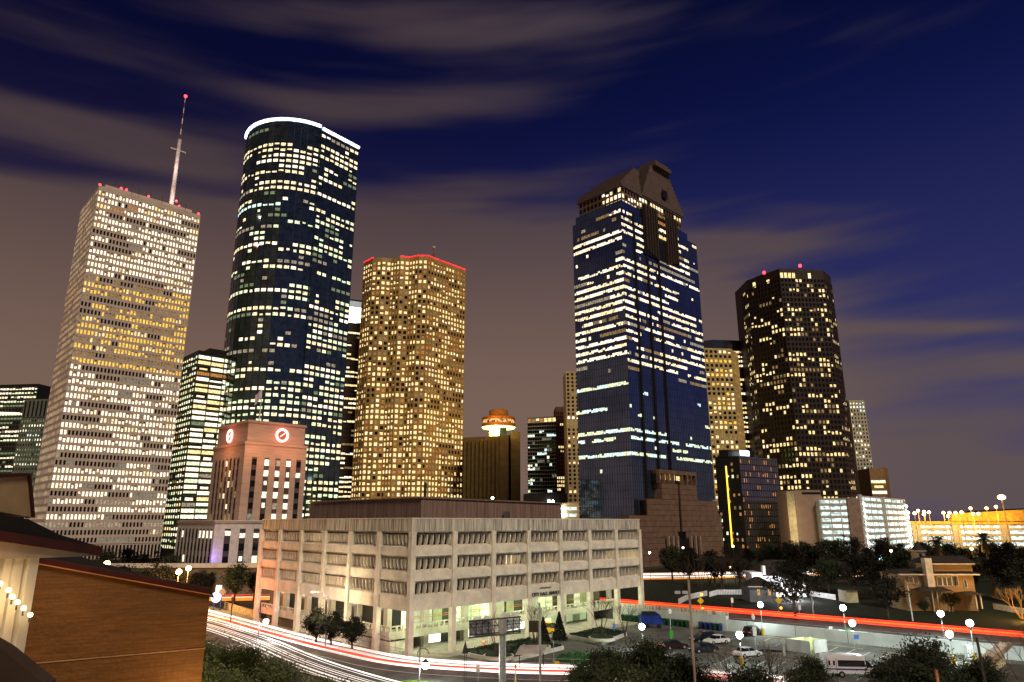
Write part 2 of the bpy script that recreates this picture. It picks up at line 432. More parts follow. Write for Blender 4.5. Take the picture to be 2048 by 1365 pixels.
def zm(py): return at(360, py, mp_.y).z
b = MB(); b.tube([(mp_.x, mp_.y, 221.5), (mp_.x, mp_.y, zm(280))], [1.5, 1.1], 10); b.tube([(mp_+U*5+Vector((0,0,zm(301)))), (mp_-U*5+Vector((0,0,zm(301))))], .4, 6)
build(b, 'mast', mat('white mast paint', (.75,.66,.64), .6), T.r)
for k in range(8):
    za, zb_ = zm(280-k*10.6), zm(280-(k+1)*10.6); b = MB(); b.tube([(mp_.x, mp_.y, za), (mp_.x, mp_.y, zb_)], .42-.03*k, 6)
    build(b, 'mast_band', mat('white mast band', (.8,.78,.76), .5) if k % 2 else mat('red mast band', (.22,.03,.02), .5), T.r)
beacon(T.r, (mp_.x, mp_.y, zm(193)), 1.1)
for dz in (5, 28): plight('added_mast_light', (mp_.x+4, mp_.y-7, 222+dz), 2600, (1,.75,.65), .6, T.r)  # added lights with no fixture, only brighten the mast

for a_, z_ in ((0.5,219),(13,222.5),(16,222.5),(29,222.5),(46,225),(48,222),(59.5,219)): q = P+U*a_+V*(1 if z_ < 220 else 5); beacon(T.r, (q.x, q.y, z_), .75)
rr = random.Random(3)
for i in range(16): b = MB(); q = P+U*rr.uniform(1, 58)+V*rr.uniform(1, 8); b.tube([(q.x, q.y, 218), (q.x, q.y, 223+rr.random()*3.5)], .11, 4); build(b, 'antenna', dsteel, T.r)

# --- dark round-fronted glass tower with white lit crown
J = topat(642, 254, 302); Cc = Vector((-161, 483, 0)); Rr = 38.
ang0 = math.atan2(J.y-Cc.y, J.x-Cc.x); Rr = math.hypot(J.y-Cc.y, J.x-Cc.x)
NA = 16; arc = [(Cc.x+Rr*math.cos(ang0-R(112)*k/NA), Cc.y+Rr*math.sin(ang0-R(112)*k/NA)) for k in range(NA+1)]
uW = Vector((math.cos(R(52)), math.sin(R(52)), 0)); E1 = V2(J)+Vector((uW.y, -uW.x, 0))*1.2; E2 = E1+uW*35
poly = arc[::-1]+[(E1.x, E1.y), (E2.x, E2.y), (E2.x-30, E2.y+38), (arc[-1][0]+6, arc[-1][1]+30)]
T = Tower('glass_tower', 'tallest dark glass tower with a rounded front and glowing white crown', poly, 302, glass_wf)
def kfw(f, r, on): return (pick(r, 'GBBWG') if f < 58 else pick(r, 'BWB')) if on else pick(r, (None,)*9+('g', 'w'))
band = {56: 0, 41: 0, 42: 0, 28: 0, 29: 0, 27: .3, 10: 0, 11: .1, 12: .3}
def pfw(f, r):
    if f in band: return band[f]
    return pick(r, (.92, .85, .7, .5, .3)) if f < 30 else pick(r, (.75, .6, .45, .3, .2, .1))
g0 = runs(69, 20, pfw, kfw, 21, .6); g1 = runs(69, 8, pfw, kfw, 22, .55)
for k in range(NA):
    T.facade(NA-1-k, 6, 297, 69, 1, .70, .52, .14, (lambda kk: (lambda f, c: ('C' if f in (54,) and kk > 4 else g0(f, kk))))(k), pw=.22, sw=.001, pane=.08)
T.facade(NA+1, 6, 297, 69, 8, .70, .52, .14, g1, pw=.22, sw=.001, pane=.08)
T.done(300, mull_m)
crn = mat('white crown light', (1,1,1), .5, em=(.72,.78,1), es=5, ev=.6, evs=.35)
b = MB(); b.tube([(x, y, 302.4) for x, y in arc], 1.25, 8); build(b, 'crown_light', crn, T.r)
b = MB(); q1 = E1+uW*1; b.tube([(q1.x, q1.y, 300.4), (E2.x, E2.y, 300.4)], 1.25, 8); build(b, 'crown_light', crn, T.r)

# --- brown faceted tower with red lit roof edge
fp = [topat(*p, 230) for p in ((729,524),(746,517))]
s0, s1, s2 = fp[1], topat(856, 513, 230), topat(931, 541, 230)
zz = []
for i in range(1, 6):
    t = i/6; q = s0.lerp(s1, t); q.y += (-1.3 if i % 2 else 1.8); zz.append(q)
lf = fp[0]+Vector((-1, 3, 0))
poly = [lf]+[fp[1]]+zz+[s1, s2, s2+V*40, lf+U*10+Vector((0,30,0))]
poly = [(p.x, p.y) for p in poly]
T = Tower('faceted_tower', 'brown granite tower with a zigzag front and red lights along its roof edge', poly, 230, brown_m)
def kfb(f, r, on): return pick(r, 'AAAABO') if on else pick(r, 'DDaDDa')
def pfb(f, r): return pick(r, (.95, .88, .8, .7)) if f > 50 or f < 24 else pick(r, (.8, .65, .5, .35))
for i in range(len(poly)-2):
    L = (Vector(poly[i+1])-Vector(poly[i])).length
    nc = 13 if i == 7 else max(1, round(L/3.3))
    T.facade(i, 5, 227, 53, nc, .58, .60, .4, runs(53, nc, pfb, kfb, 30+i, .6 if nc > 3 else .3))
T.done(160, brown_m)
red_l = mat('red roof edge light', (1,.1,.1), .5, em=(1,.02,.025), es=3.2, ev=.85, evs=.9)
b = MB(); b.tube([(poly[0][0], poly[0][1], 230.5), (poly[1][0], poly[1][1], 230.5)], .5, 6); build(b, 'roof_light', red_l, T.r)
b = MB(); b.tube([(x, y, 230.5) for x, y in poly[4:9]], .5, 6); build(b, 'roof_light', red_l, T.r)
q = s1.lerp(s2, .25)+V*6
b = MB(); b.tube([(q.x, q.y, 230), (q.x, q.y, 243)], .2, 5); b.box(q.x, q.y, 236, 1.3, 1.3, 1.3); build(b, 'antenna', mat('red antenna', (.3,.06,.04), .6), T.r)
b = MB(); b.ball((q.x+.2, q.y, 242.5), 1.5, 8); build(b, 'antenna_dish', mat('pale dish', (.6,.5,.4), .6), T.r)

# --- blue glass tower with stepped granite crown
P = Vector((62.8, 350, 0)); n0 = Vector((U.y, -U.x, 0)); n3 = -Vector((-V.y, V.x, 0)).normalized()
if n3.dot(U) > 0: n3 = -n3
T = Tower('temple_topped_tower', 'blue mirror glass tower with a stepped granite temple on top', rect(P, 78, 35), 188, glass_h)
def kfh(f, r, on): return pick(r, 'BWWB') if on else pick(r, (None, None, None, 'a', None, 'w'))
def pfl(f, r): return pick(r, (.98, .85, .7, .5)) if 24 < f < 41 else (.95 if f in (23, 24) else (.9 if f in (10, 12, 13, 19) else pick(r, (.04, 0, .12, .0))))
def pfr(f, r): return pick(r, (.65, .55, .45, .35)) if f > 21 else (.8 if f in (10, 13, 12) else pick(r, (.2, .1, .04, .0)))
def cool(gf): return lambda f, c: None if (f < 21 and gf(f, c) in ('a', 'w', 'A')) else ({'B': 'C', 'W': 'G', 'w': 'c'}.get(gf(f, c), gf(f, c)) if f < 20 else gf(f, c))
T.facade(3, 12, 188, 44, 22, .96, .46, .1, cool(runs(44, 22, pfl, kfh, 41, .86)), pw=.09, sw=.09)
T.facade(0, 12, 188, 44, 46, .94, .42, .1, cool(runs(44, 46, pfr, kfh, 42, .78)), pw=.09, sw=.09)
# upper stepped glass storeys and granite rows of windows
up1 = rect(P, 68, 33, da=1.5, db=.8)
b = MB(); b.prism([(p.x, p.y) for p in up1], 188, 193); build(b, 'upper_wall', glass_h, T.r)
up2 = rect(P, 61, 31, da=3, db=1.2); 
b = MB(); b.prism([(p.x, p.y) for p in up2], 193, 202); build(b, 'upper_wall', gran_m, T.r)
gtop = runs(3, 24, (lambda f, r: (.5, .8, .7)[f]), (lambda f, r, on: pick(r, 'WBA') if on else 'D'), 47, .5)
T.facade((up2[0], up2[1]), 191, 202, 3, 22, .62, .62, .5, gtop, frame=False)
T.facade((up2[3], up2[0]), 191, 202, 3, 11, .62, .62, .5, (lambda f, c: gtop(f, c) if c > 5 else 'D'), frame=False)
# dark vertical granite fins running down the right face
for a_ in (10, 22, 33):
    b = MB(); b.par(P+U*a_+Vector((0,0,30)), U*1.5, n0*.8, (0,0,158)); build(b, 'granite_fin', mull_m, T.r)
# hanging granite colonnade at mid face
for i in range(13):
    if i in (5, 6, 7): continue
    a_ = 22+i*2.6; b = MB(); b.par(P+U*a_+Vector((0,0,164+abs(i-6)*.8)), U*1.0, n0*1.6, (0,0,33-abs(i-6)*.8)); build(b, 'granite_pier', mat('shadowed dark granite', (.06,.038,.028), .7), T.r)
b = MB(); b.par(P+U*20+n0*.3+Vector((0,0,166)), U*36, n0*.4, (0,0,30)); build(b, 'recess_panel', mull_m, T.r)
T.facade((P+U*34.5+n0*1.2, P+U*42+n0*1.2), 174, 196, 5, 6, .8, .45, .2, lambda f, c: (None, 'A', 'W', 'O', 'y')[f], frame=False)
# granite crown tiers
def crown(a0, a1, b0, b1, z0, z1, nm='crown_tier'):
    b = MB(); b.prism([(p.x, p.y) for p in rect(P, a1-a0, b1-b0, da=a0, db=b0)], z0, z1); build(b, nm, gran2, T.r)
crown(2.4, 65, .6, 33.6, 202, 204)
tiers = 12
for i in range(tiers):
    t = i/tiers; crown(3+26*t, 64-13*t, 1.2+9.5*t, 33-1.0*t*t, 204+21*t, 204+21*(t+1/tiers))
crown(30, 52, 11, 33, 225, 227.5)
for i in range(11):
    t = i/11; crown(22+13*t, 66-13.5*t, .2+1.5*t, 8, 203+24*t, 203+24*(t+1/11), 'gable_step')
crown(36, 53, -1, 12, 227, 229.5, 'gable_cap'); crown(37.5, 51.5, .3, 11, 229.5, 231.5, 'gable_cap')
b = MB(); b.par(P+U*42+n0*.2+Vector((0,0,208)), U*5, n0*.6, (0,0,5)); build(b, 'crown_door', mull_m, T.r)
# stepped granite base in courses
PB = P+n0*5
def xat(px, py): q = onpl(px, py, PB, PB+U*10); return (q-Vector((PB.x, PB.y, q.z))).dot(U), q.z
lv = [xat(x, y) for x, y in ((1258,1034),(1294,1000),(1323,967))]; rv = [xat(x, y) for x, y in ((1445,1060),(1436,1020),(1416,1004),(1393,971))]
ztop = rv[-1][1]; nk = 15; hk = ztop/nk; cx0, _ = xat(1359, 1000); dx0, _ = xat(1364, 1060)
for k in range(nk):
    zc = (k+.5)*hk
    l = lv[0][0] if zc < lv[0][1] else (lv[1][0] if zc < lv[1][1] else lv[2][0])
    r_ = rv[0][0] if zc < rv[1][1]-4 else (rv[1][0] if zc < rv[2][1]-.3 else (rv[2][0] if zc < rv[2][1] else rv[3][0]))
    cuts = [l, cx0-1.1, cx0+1.1, r_] if zc > 17 else [l, dx0-4, dx0+4, r_]
    for a_, b_ in ((cuts[0], cuts[1]), (cuts[2], cuts[3])):
        m = MB(); m.par(PB+U*a_+Vector((0,0,k*hk)), U*(b_-a_), -n0*4.9, (0,0,hk-.16)); build(m, 'stone_course', gran_m, T.r)
m = MB(); m.par(PB-n0*.6+U*lv[1][0], U*(rv[2][0]-lv[1][0]), -n0*4, (0,0,rv[2][1]-.3)); m.par(PB-n0*.6+U*lv[0][0], U*(rv[0][0]-lv[0][0]), -n0*4, (0,0,lv[0][1]-3)); build(m, 'base_core', mull_m, T.r)
ll, zl = xat(1318, 940); lr, _ = xat(1392, 944); _, zb = xat(1350, 968)
m = MB(); m.par(PB+U*ll+Vector((0,0,zl-1.6)), U*(lr-ll), -n0*4.5, (0,0,1.9)); build(m, 'loggia_beam', gran_m, T.r)
m = MB(); m.par(PB-n0*2+U*ll+Vector((0,0,ztop)), U*(lr-ll), -n0*2.5, (0,0,zl-ztop)); build(m, 'loggia_back', mull_m, T.r)
for i in range(9):
    if i == 4: continue
    a_ = ll+(lr-ll-1)*i/8; m = MB(); m.par(PB+U*a_+Vector((0,0,ztop)), U*.9, -n0*2, (0,0,zl-1.6-ztop)); build(m, 'loggia_pier', gran_m, T.r)
T.facade((PB-n0*1.9+U*ll, PB-n0*1.9+U*(lr)), zl-4.6, zl-1.7, 1, 8, .7, 1, .1, lambda f, c: ('A','A','A','A','A','D','a','D')[c] if c else 'A', frame=False)
for i in range(8):
    if i in (3, 4): continue
    m = MB(); a_, z_ = xat(1332+i*9, 1072); m.par(PB+n0*.2+U*a_, U*1.4, n0*1.2, (0,0,z_))
    build(m, 'entrance_pier', mat('pale entrance granite', (.34,.24,.18), .6), T.r)
m = MB(); a_, z_ = xat(1330, 1074); a2, _ = xat(1398, 1074); m.par(PB+n0*.05+U*a_, U*(a2-a_), n0*.1, (0,0,z_-1)); build(m, 'entrance_recess', mull_m, T.r)
T.done(300, mull_m)

# --- dark bronze bevelled tower, right
q = [topat(*p, 209) for p in ((1482,573),(1494,561),(1558,539),(1645,541),(1661,554))]
c0 = Vector((222, 530, 0))
poly = [q[0], q[1], q[2], q[3], q[4], q[4]+Vector((0,30,0)), q[0]+Vector((30,45,0)), q[0]+Vector((0,16,0))]
poly = [(p.x, p.y) for p in poly]
T = Tower('bronze_tower', 'dark bronze tower with cut-off corners and two red roof lamps', poly, 209, allen_m)
def kfa(f, r, on): return pick(r, 'AAAABA') if on else pick(r, 'DDDDDDDa')
def pfa(f, r): return pick(r, (.5, .42, .3, .2, .12, .05)) if f < 46 else pick(r, (.3, .2, .08))
for i in range(4):
    L = (Vector(poly[i+1])-Vector(poly[i])).length; nc = max(2, round(L/3.0))
    T.facade(i, 4, 202, 51, nc, .62, .62, .35, runs(51, nc, pfa, kfa, 50+i, .5))
T.facade((q[2], q[3]), 201.5, 206.5, 1, 11, .7, .9, .3, lambda f, c: 'AAAA...B...'[c] if 'AAAA...B...'[c] != '.' else None, frame=False)
T.facade((q[1], q[2]), 200.5, 205.5, 1, 7, .6, .9, .3, lambda f, c: 'A' if c in (1, 4) else None, frame=False)
T.done(120, allen_m)
b = MB(); b.prism([(p[0]+(c0.x-p[0])*.25, p[1]+(c0.y-p[1])*.25) for p in poly], 209, 212); build(b, 'plant_room', allen_m, T.r)
beacon(T.r, (q[1].lerp(q[2], .55).x, q[1].lerp(q[2], .55).y, 210.4), 1.3); beacon(T.r, (q[2].lerp(q[3], .52).x, q[2].lerp(q[3], .52).y+2, 213), 1.3)

# --- bright slab behind the stone tower
P = topat(397.7, 700.6, 130)
T = Tower('bright_office_slab', 'brightly lit office block with wide windows behind the town hall tower', rect(P, 26, 42), 130, black_m, cat='office building')
kk = lambda f, r, on: pick(r, 'WWWWGA') if on else pick(r, 'wgA')
T.facade(0, 4, 127.5, 34, 3, .93, .62, .35, (lambda gg: lambda f, c: ('O' if f == 30 else gg(f, c)))(runs(34, 3, .9, kk, 61, .3)))
T.facade(3, 4, 127.5, 34, 10, .72, .5, .35, runs(34, 10, .86, lambda f, r, on: pick(r, 'GGAW') if on else pick(r, 'gDa'), 62, .6))
T.done(300, mat('dark green mullion', (.05,.055,.035), .5))
b = MB(); b.prism([(p.x, p.y) for p in rect(P, 18, 20, da=9, db=6)], 130, 134); build(b, 'plant_room', black_m, T.r)

# --- tower with the open lit frame on its roof
A = at(683, 655, 560); B_ = at(727, 668, 575); z1 = at(700, 648, 568).z
P = Vector((A.x-2, 560, 0)); 
T = Tower('open_top_tower', 'dark tower with a glowing white open frame on its roof, behind the faceted tower', rect(P, 30, 20, Vector((.9,.43,0)), Vector((-.43,.9,0))), z1, mat('brown black cladding', (.04,.025,.015), .5), z0=0)
T.facade(0, 5, z1-7, 46, 8, .96, .42, .2, runs(46, 8, lambda f, r: .97 if 8 < f < 14 else pick(r, (.7, .5, .3, .1)), lambda f, r, on: (pick(r, 'BBAW') if on else pick(r, (None, 'a', None))), 71, .75), pw=.2, sw=.2)
T.done(120, mull_m)
zt = at(700, 602, 565).z
pr = rect(P, 28, 18, Vector((.9,.43,0)), Vector((-.43,.9,0)), 1, 1)
frm = mat('white lit steel frame', (.8,.8,.8), .5)
for p in pr: b = MB(); b.box(p.x, p.y, z1, 1.2, 1.2, zt-z1); build(b, 'frame_post', frm, T.r)
b = MB(); b.prism([(p.x, p.y) for p in pr], zt, zt+1.4); build(b, 'frame_roof', mull_m, T.r)
b = MB(); c_ = (pr[0]+pr[2])/2
b.extr([pr[3].lerp(pr[0], .1)+Vector((0,0,z1+2)), pr[3].lerp(pr[0], .1)+Vector((0,0,zt-.3)), pr[2].lerp(pr[1], .1)+Vector((0,0,zt-.3)), pr[2].lerp(pr[1], .1)+Vector((0,0,zt-12))], Vector((.4,.8,0)))
build(b, 'lit_panel', mat('glowing white panel', (1,1,1), .5, em=(.95,1,1), es=4), T.r)

plight('frame_light', (c_.x, c_.y-2, z1+9), 5000, (.9,.95,1), 1, T.r)
# --- hotel with the revolving restaurant
P = Vector((-4, 512, 0)); hz = at(1000, 872, 512).z
hot_m = mat('olive brown concrete', (.17,.115,.035), .8, var=.15, scale=.3)
uH = Vector((.97,.24,0)); vH = Vector((-.92,.39,0))
T = Tower('hotel_slab', 'olive brown hotel slab with a round revolving restaurant on top', [P, P+uH*6, P+uH*6+Vector((-4,30,0)), P+vH*31+Vector((0,30,0)), P+vH*31], hz, hot_m, cat='hotel')
e = (P+vH*31, P)
for i in range(9):
    a_ = V2(e[0]).lerp(V2(e[1]), (i+.3)/9.4); b = MB(); b.par(a_-Vector((0,1.6,0)), vH*-1.7, Vector((-.4,-.9,0))*-1.5, (0,0,hz-2)); build(b, 'rib', hot_m, T.r)
rr = random.Random(5)
T.facade(4, 5, hz-4, 26, 13, .3, .4, .3, lambda f, c: ('O' if rr.random() < .055 and f < 20 else None), frame=False, pane=.1)
hz2 = at(1030, 864, 520).z
b = MB(); x0 = at(1018, 1000, 520).x; x1 = at(1041, 1000, 520).x
b.prism([(x0+1.5, 520), (x1, 520), (x1, 545), (x0, 545)], 0, hz2); build(b, 'lift_tower', hot_m, T.r)
b = MB(); b.prism([(x0-3, 526), (x0+1.4, 526), (x0+1.4, 540), (x0-3, 540)], 0, hz2-2); build(b, 'dark_slot', mull_m, T.r)
zr = at(997, 855, 520).z; cxr = at(997, 840, 520).x; sc_ = 520/1390*1.02
orng = mat('orange brown metal', (.32,.13,.02), .5)
b = MB(); b.lathe(cxr, 528, [(12.6, zr+.9), (13, zr+2.6), (12.6, zr+3.6)], 32); build(b, 'restaurant_wall', orng, T.r)
b = MB(); b.lathe(cxr, 528, [(11.8, zr+3.6), (11.8, zr+6.2)], 32); build(b, 'restaurant_window', mat('lit restaurant glass', (.02,.01,.01), .2, em=(1,.5,.18), es=1.4, ev=.95, evs=.5), T.r)
b = MB(); b.lathe(cxr, 528, [(12.4, zr+6.2), (12.8, zr+7.6), (12, zr+8.6), (7.4, zr+9.2), (7.2, zr+13.6), (6.6, zr+14)], 32); build(b, 'restaurant_roof', orng, T.r)
b = MB(); b.lathe(cxr, 528, [(12.2, zr), (12.9, zr+.95)], 32); build(b, 'glowing_underside', mat('green white glow', (1,1,.8), .5, em=(.85,1,.35), es=2.2), T.r)
b = MB(); b.prism([(cxr-7, 522), (cxr+1, 520.5), (cxr+1, 532), (cxr-7, 532)], hz-2, zr); build(b, 'restaurant_stem', mat('pale stem concrete', (.7,.7,.6), .7), T.r)
b = MB(); b.prism([(cxr+1.1, 522), (cxr+6, 522), (cxr+6, 532), (cxr+1.1, 532)], hz-2, zr); build(b, 'stem_recess', mull_m, T.r)
plight('added_restaurant_light', (cxr-6, 506, zr+6), 9000, (1,.45,.08), 2, T.r); plight('added_restaurant_light', (cxr+12, 508, zr+5), 5000, (1,.45,.08), 2, T.r)  # added orange lights in mid-air, brighten the restaurant metal
plight('restaurant_uplight', (cxr-2, 516, zr-4), 9000, (.7,1,.3), 2, T.r)

# --- residential slab with balconies
def simple(name, label, cat, pxl, pxr, pyt, Y, depth, m, u=None, **k):
    A = at(pxl, pyt, Y); B = at(pxr, pyt, Y); 
    ang = k.get('rot', 0.); uu = Vector((math.cos(ang), math.sin(ang), 0)); 
    L = k.get('L', (B.x-A.x)/max(.3, math.cos(ang)-math.sin(ang)*B.x/Y))
    vv = Vector((-uu.y, uu.x, 0)); P0 = Vector((A.x, Y, 0))
    return Tower(name, label, [P0, P0+uu*L, P0+uu*L+vv*depth, P0+vv*depth], A.z, m, cat=cat), P0, uu, vv, L, A.z
def grid(T, i, z1, nf, nc, w, h, p, lit_, off, seed, fm, nobj=60, dep=.3, stay=.6, z0=4, pf=None, **k):
    T.facade(i, z0, z1, nf, nc, w, h, dep, runs(nf, nc, pf or p, lambda f, r, on: pick(r, lit_) if on else pick(r, off), seed, stay), **k)
N_ = (None,)
T, P0, uu, vv, L, z = simple('apartment_slab', 'grey apartment slab with thin white balconies beside the brown striped block', 'apartment building', 1055, 1112, 836, 600, 30, grey_m, rot=R(-20))
grid(T, 0, z-5, 32, 12, .9, .7, .16, 'CCGW', ('D',)*9+('c',), 0, 81, None, pw=.15, sw=.4)
T.facade(0, z-5, z-.5, 1, 7, .8, .7, .2, lambda f, c: 'OaAOAAA'[c], frame=False)
b = MB()
for f in range(33): zz_ = 4+(z-9)/32*f; b.par(P0-uu*2.2-vv*1.6+Vector((0,0,zz_)), uu*(L+2), vv*1.6, (0,0,.35))
build(b, 'balcony_slab', mat('pale balcony edge', (.5,.52,.45), .7), T.r)
T.done(80, mat('pale green mullion', (.30,.34,.28), .6))
T, P0, uu, vv, L, z = simple('striped_block', 'brown block with dark vertical stripes between balconies and tan tower', 'office building', 1111, 1134, 814, 590, 25, mat('reddish brown brick', (.13,.06,.035), .8), rot=0)
grid(T, 0, z-4, 34, 6, .55, .6, .22, 'AAB', 'DDD', 0, 82, None, pf=lambda f, r: .9 if f in (15, 16) else pick(r, (.1, 0, .3)))
T.done(40, mat('brown ribs', (.10,.045,.028), .8))
T, P0, uu, vv, L, z = simple('tan_narrow_tower', 'narrow tan concrete tower beside the blue glass tower', 'office building', 1131, 1175, 743, 540, 25, tan_m, rot=0)
grid(T, 0, z-1, 42, 5, .52, .62, .3, 'AAW', 'DDDa', 0, 83, None, pf=lambda f, r: pick(r, (.95, .3, .0, .0, .1)), stay=.8)
T.done(60, tan_m)
# low dark block and little garage behind the annex
T, P0, uu, vv, L, z = simple('low_dark_block', 'low black block behind the brown roof house of the concrete offices', 'building', 1048, 1134, 988, 400, 20, black_m)
b = MB(); b.ball((P0.x+14, 399, at(1106, 1003, 400).z), .8, 8); build(b, 'lamp', bulb_w, T.r); T.done()
T, P0, uu, vv, L, z = simple('small_garage', 'small cream parking garage glimpsed beside the blue glass tower', 'parking garage', 1106, 1158, 1006, 300, 20, tan_m)
for k in range(2):
    m = MB(); zz_ = at(1120, (1021, 1034)[k], 300).z; m.par(P0+Vector((1,-.1,zz_)), uu*(L-2), vv*.1, (0,0,1.3)); build(m, 'deck_opening', mat('garage glow', (.4,.4,.4), .5, em=(.85,1,.95), es=1.1, ev=.8, evs=.6), T.r)
    m = MB(); m.ball((P0.x+4, 299.5, zz_+.7), .7, 8); build(m, 'lamp', bulb_w, T.r)
T.done()

# --- right-hand group
Pc = at(1462, 700, 520); z = Pc.z
Pt = gz(1462, 698, 150)
T = Tower('tan_tower', 'tan concrete tower with deep square windows beside the blue glass tower', [(Pt.x-22, Pt.y-3), (Pt.x, Pt.y), (Pt.x+10, Pt.y+16), (Pt.x-20, Pt.y+30)], 150, mat('lit tan concrete', (.55,.40,.16), .75))
grid(T, 0, 149, 40, 6, .58, .6, .42, 'AABY', 'DDaD', 0, 84, None, dep=.5, stay=.75)
grid(T, 1, 149, 40, 8, .55, .6, .42, 'AAY', 'aaDD', 0, 85, None, dep=.5)
T.done(120, mat('lit tan concrete', (.55,.40,.16)))
pA, pB, pC = gz(1412, 690, 155), gz(1440, 683, 155), gz(1500, 683, 155)
T = Tower('curved_glass_tower', 'dark tower with a curved roof line and stacked lit floors between tan and bronze towers', [(pA.x, 560), (pB.x+6, 553), (pC.x+8, 556), (pC.x+8, 585), (pA.x, 590)], 166, mat('blue black glass', (.03,.035,.06), .2, spec=.8))
z0_ = 166
grid(T, 1, 158, 40, 8, .9, .45, .5, 'ABW', (None, None, 'a'), 0, 86, None, pf=lambda f, r: pick(r, (.9, .6, .5)) if f < 30 else .35, pw=.3, sw=.5)
grid(T, 0, 158, 40, 3, .9, .45, .3, 'AB', N_, 0, 87, None, pw=.3, sw=.5)
beacon(T.r, (pC.x-12, 552, at(1479, 747, 552).z), 1.2)
T.done(60, mat('grey slab edge', (.12,.10,.10), .6))
T, P0, uu, vv, L, z = simple('pale_point_tower', 'slim pale tower with rows of small dark windows behind the bronze tower', 'apartment building', 1697, 1719, 801, 620, 20, mat('pale green concrete', (.50,.48,.36), .8), rot=0, L=14)
grid(T, 0, z-1, 36, 5, .45, .55, .25, 'CWB', 'DDDD', 0, 88, None, stay=.3, pf=lambda f, r: .95 if f > 33 else .16)
T.done(40, mat('pale green concrete', (.5,.48,.36)))
T, P0, uu, vv, L, z = simple('brown_capped_block', 'short brown block with a blank top band and bright ribbon windows', 'office building', 1738, 1768, 937, 600, 20, mat('brown brick', (.24,.15,.075), .8), rot=0)
grid(T, 0, z-9, 7, 1, .96, .55, .9, 'WWGC', 'A', 0, 89, None, z0=z-40, frame=False)
T.done(8)
b = MB(); b.prism([(P0.x+L, 600), (P0.x+L+5, 604), (P0.x+L+5, 620), (P0.x+L, 620)], 0, z+.5); build(b, 'side_wall', mat('brown brick side', (.20,.11,.05), .8), T.r)

# hotel with pale mirror glass front
P = gz(1478, 913, 62); P.z = 0; z1 = 62
uh = Vector((math.cos(R(32)), math.sin(R(32)), 0)); vh = Vector((math.cos(R(152)), math.sin(R(152)), 0))
T = Tower('mirror_glass_hotel', 'mid-rise hotel with a pale mirror front, lit white sign and yellow light strip', [P, P+uh*38, P+uh*38+vh*15, P+vh*15], z1, glass_r, cat='hotel')
T.facade(0, 4, z1-1, 14, 18, .34, .62, .12, runs(14, 18, .22, lambda f, r, on: 'O' if on else None, 91, .2), pw=.07, sw=.5)
b = MB(); b.par(P+vh*15, -vh*15, -uh*.6, (0,0,z1+.2)); build(b, 'side_wall', black_m, T.r)
T.facade((P+vh*15-uh*.7, P-uh*.7), 4, z1-3, 14, 5, .4, .5, .3, runs(14, 5, .3, lambda f, r, on: pick(r, 'aGO') if on else None, 92, .2), frame=False, pane=.1)
b = MB(); s_ = P+vh*8-uh*1.1; b.box(s_.x, s_.y, 6, .8, .5, z1-12, R(32)); build(b, 'light_strip', mat('yellow light strip', (1,.7,.1), .5, em=(1,.62,.05), es=2.2), T.r)
b = MB(); b.par(P-uh*1+vh*6+Vector((0,0,z1)), uh*16-vh*6, vh*6, (0,0,4.5)); build(b, 'plant_room', black_m, T.r)
b = MB(); b.par(P+uh*1.2-Vector((.2,.6,0))+Vector((0,0,z1+.6)), uh*9, Vector((.1,.3,0)), (0,0,3.2)); build(b, 'roof_sign', mat('white sign glow', (1,1,1), .5, em=(.85,.95,1), es=6), T.r)
T.done(120, mull_m)

# blank brown block and the bright white garages
A = at(1577, 981, 430); B_ = at(1640, 976, 430); z1 = A.z
blk = mat('plain brown stucco', (.36,.25,.185), .85, var=.06, scale=.3)
T = Tower('blank_block', 'plain brown windowless block with a bright lit edge beside the mirror glass hotel', [(A.x, 434), (A.x+3.4, 430), (B_.x, 430), (B_.x, 450), (A.x, 450)], z1, blk, cat='building')
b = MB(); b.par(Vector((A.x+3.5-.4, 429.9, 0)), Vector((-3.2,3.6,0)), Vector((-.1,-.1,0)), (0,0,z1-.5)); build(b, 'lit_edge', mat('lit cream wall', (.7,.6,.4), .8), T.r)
b = MB(); b.par(Vector((A.x+8, 429.85, z1-2.4)), Vector((11,0,0)), Vector((0,.1,0)), (0,0,1.3)); build(b, 'vent_slot', mull_m, T.r); T.done()
gwh = mat('white garage concrete', (.60,.58,.52), .8, var=.08, scale=.4); gbr = mat('brown garage wall', (.33,.22,.16), .85)
glow = mat('garage deck light', (.5,.5,.5), .6, em=(.80,1,.93), es=1.5, ev=.75, evs=.45)
def garage(name, label, A, B, dep, z0, z1, nd, m, bays=0, edge=0.):
    n = MB(); A = V2(A); B = V2(B); u = (B-A); L = u.length; u.normalize(); v = Vector((-u.y, u.x, 0))
    r_ = root(name, (A.x, A.y, 0), label, 'parking garage')
    n.par(A+v*1.5+Vector((0,0,0)), u*L, v*dep, (0,0,z1-1)); build(n, 'deck_interior', mat('garage inner concrete', (.4,.42,.40), .8), r_)
    fh = (z1-z0)/nd
    for f in range(nd):
        k = MB(); k.par(A+Vector((0,0,z0+f*fh)), u*L, v*.3, (0,0,fh*.34)); build(k, 'deck_parapet', m, r_)
        k = MB(); k.par(A+u*.5+v*1.3+Vector((0,0,z0+f*fh+fh*.36)), u*(L-1), v*.12, (0,0,fh*.60)); build(k, 'deck_light', glow, r_)
        k = MB(); k.par(A+v*.3+Vector((0,0,z0+(f+1)*fh-.25)), u*L, v*1.2, (0,0,.25)); build(k, 'deck_slab', mull_m, r_)
    k = MB(); k.par(A+Vector((0,0,z1-.7)), u*L, v*.4, (0,0,.9)); build(k, 'deck_parapet', m, r_)
    for i in range(bays+1):
        k = MB(); k.par(A-v*.05+u*((L-.5)*i/max(1, bays)), u*.5, v*.25, (0,0,z1)); build(k, 'column', m, r_)
    return r_, A, u, v, L
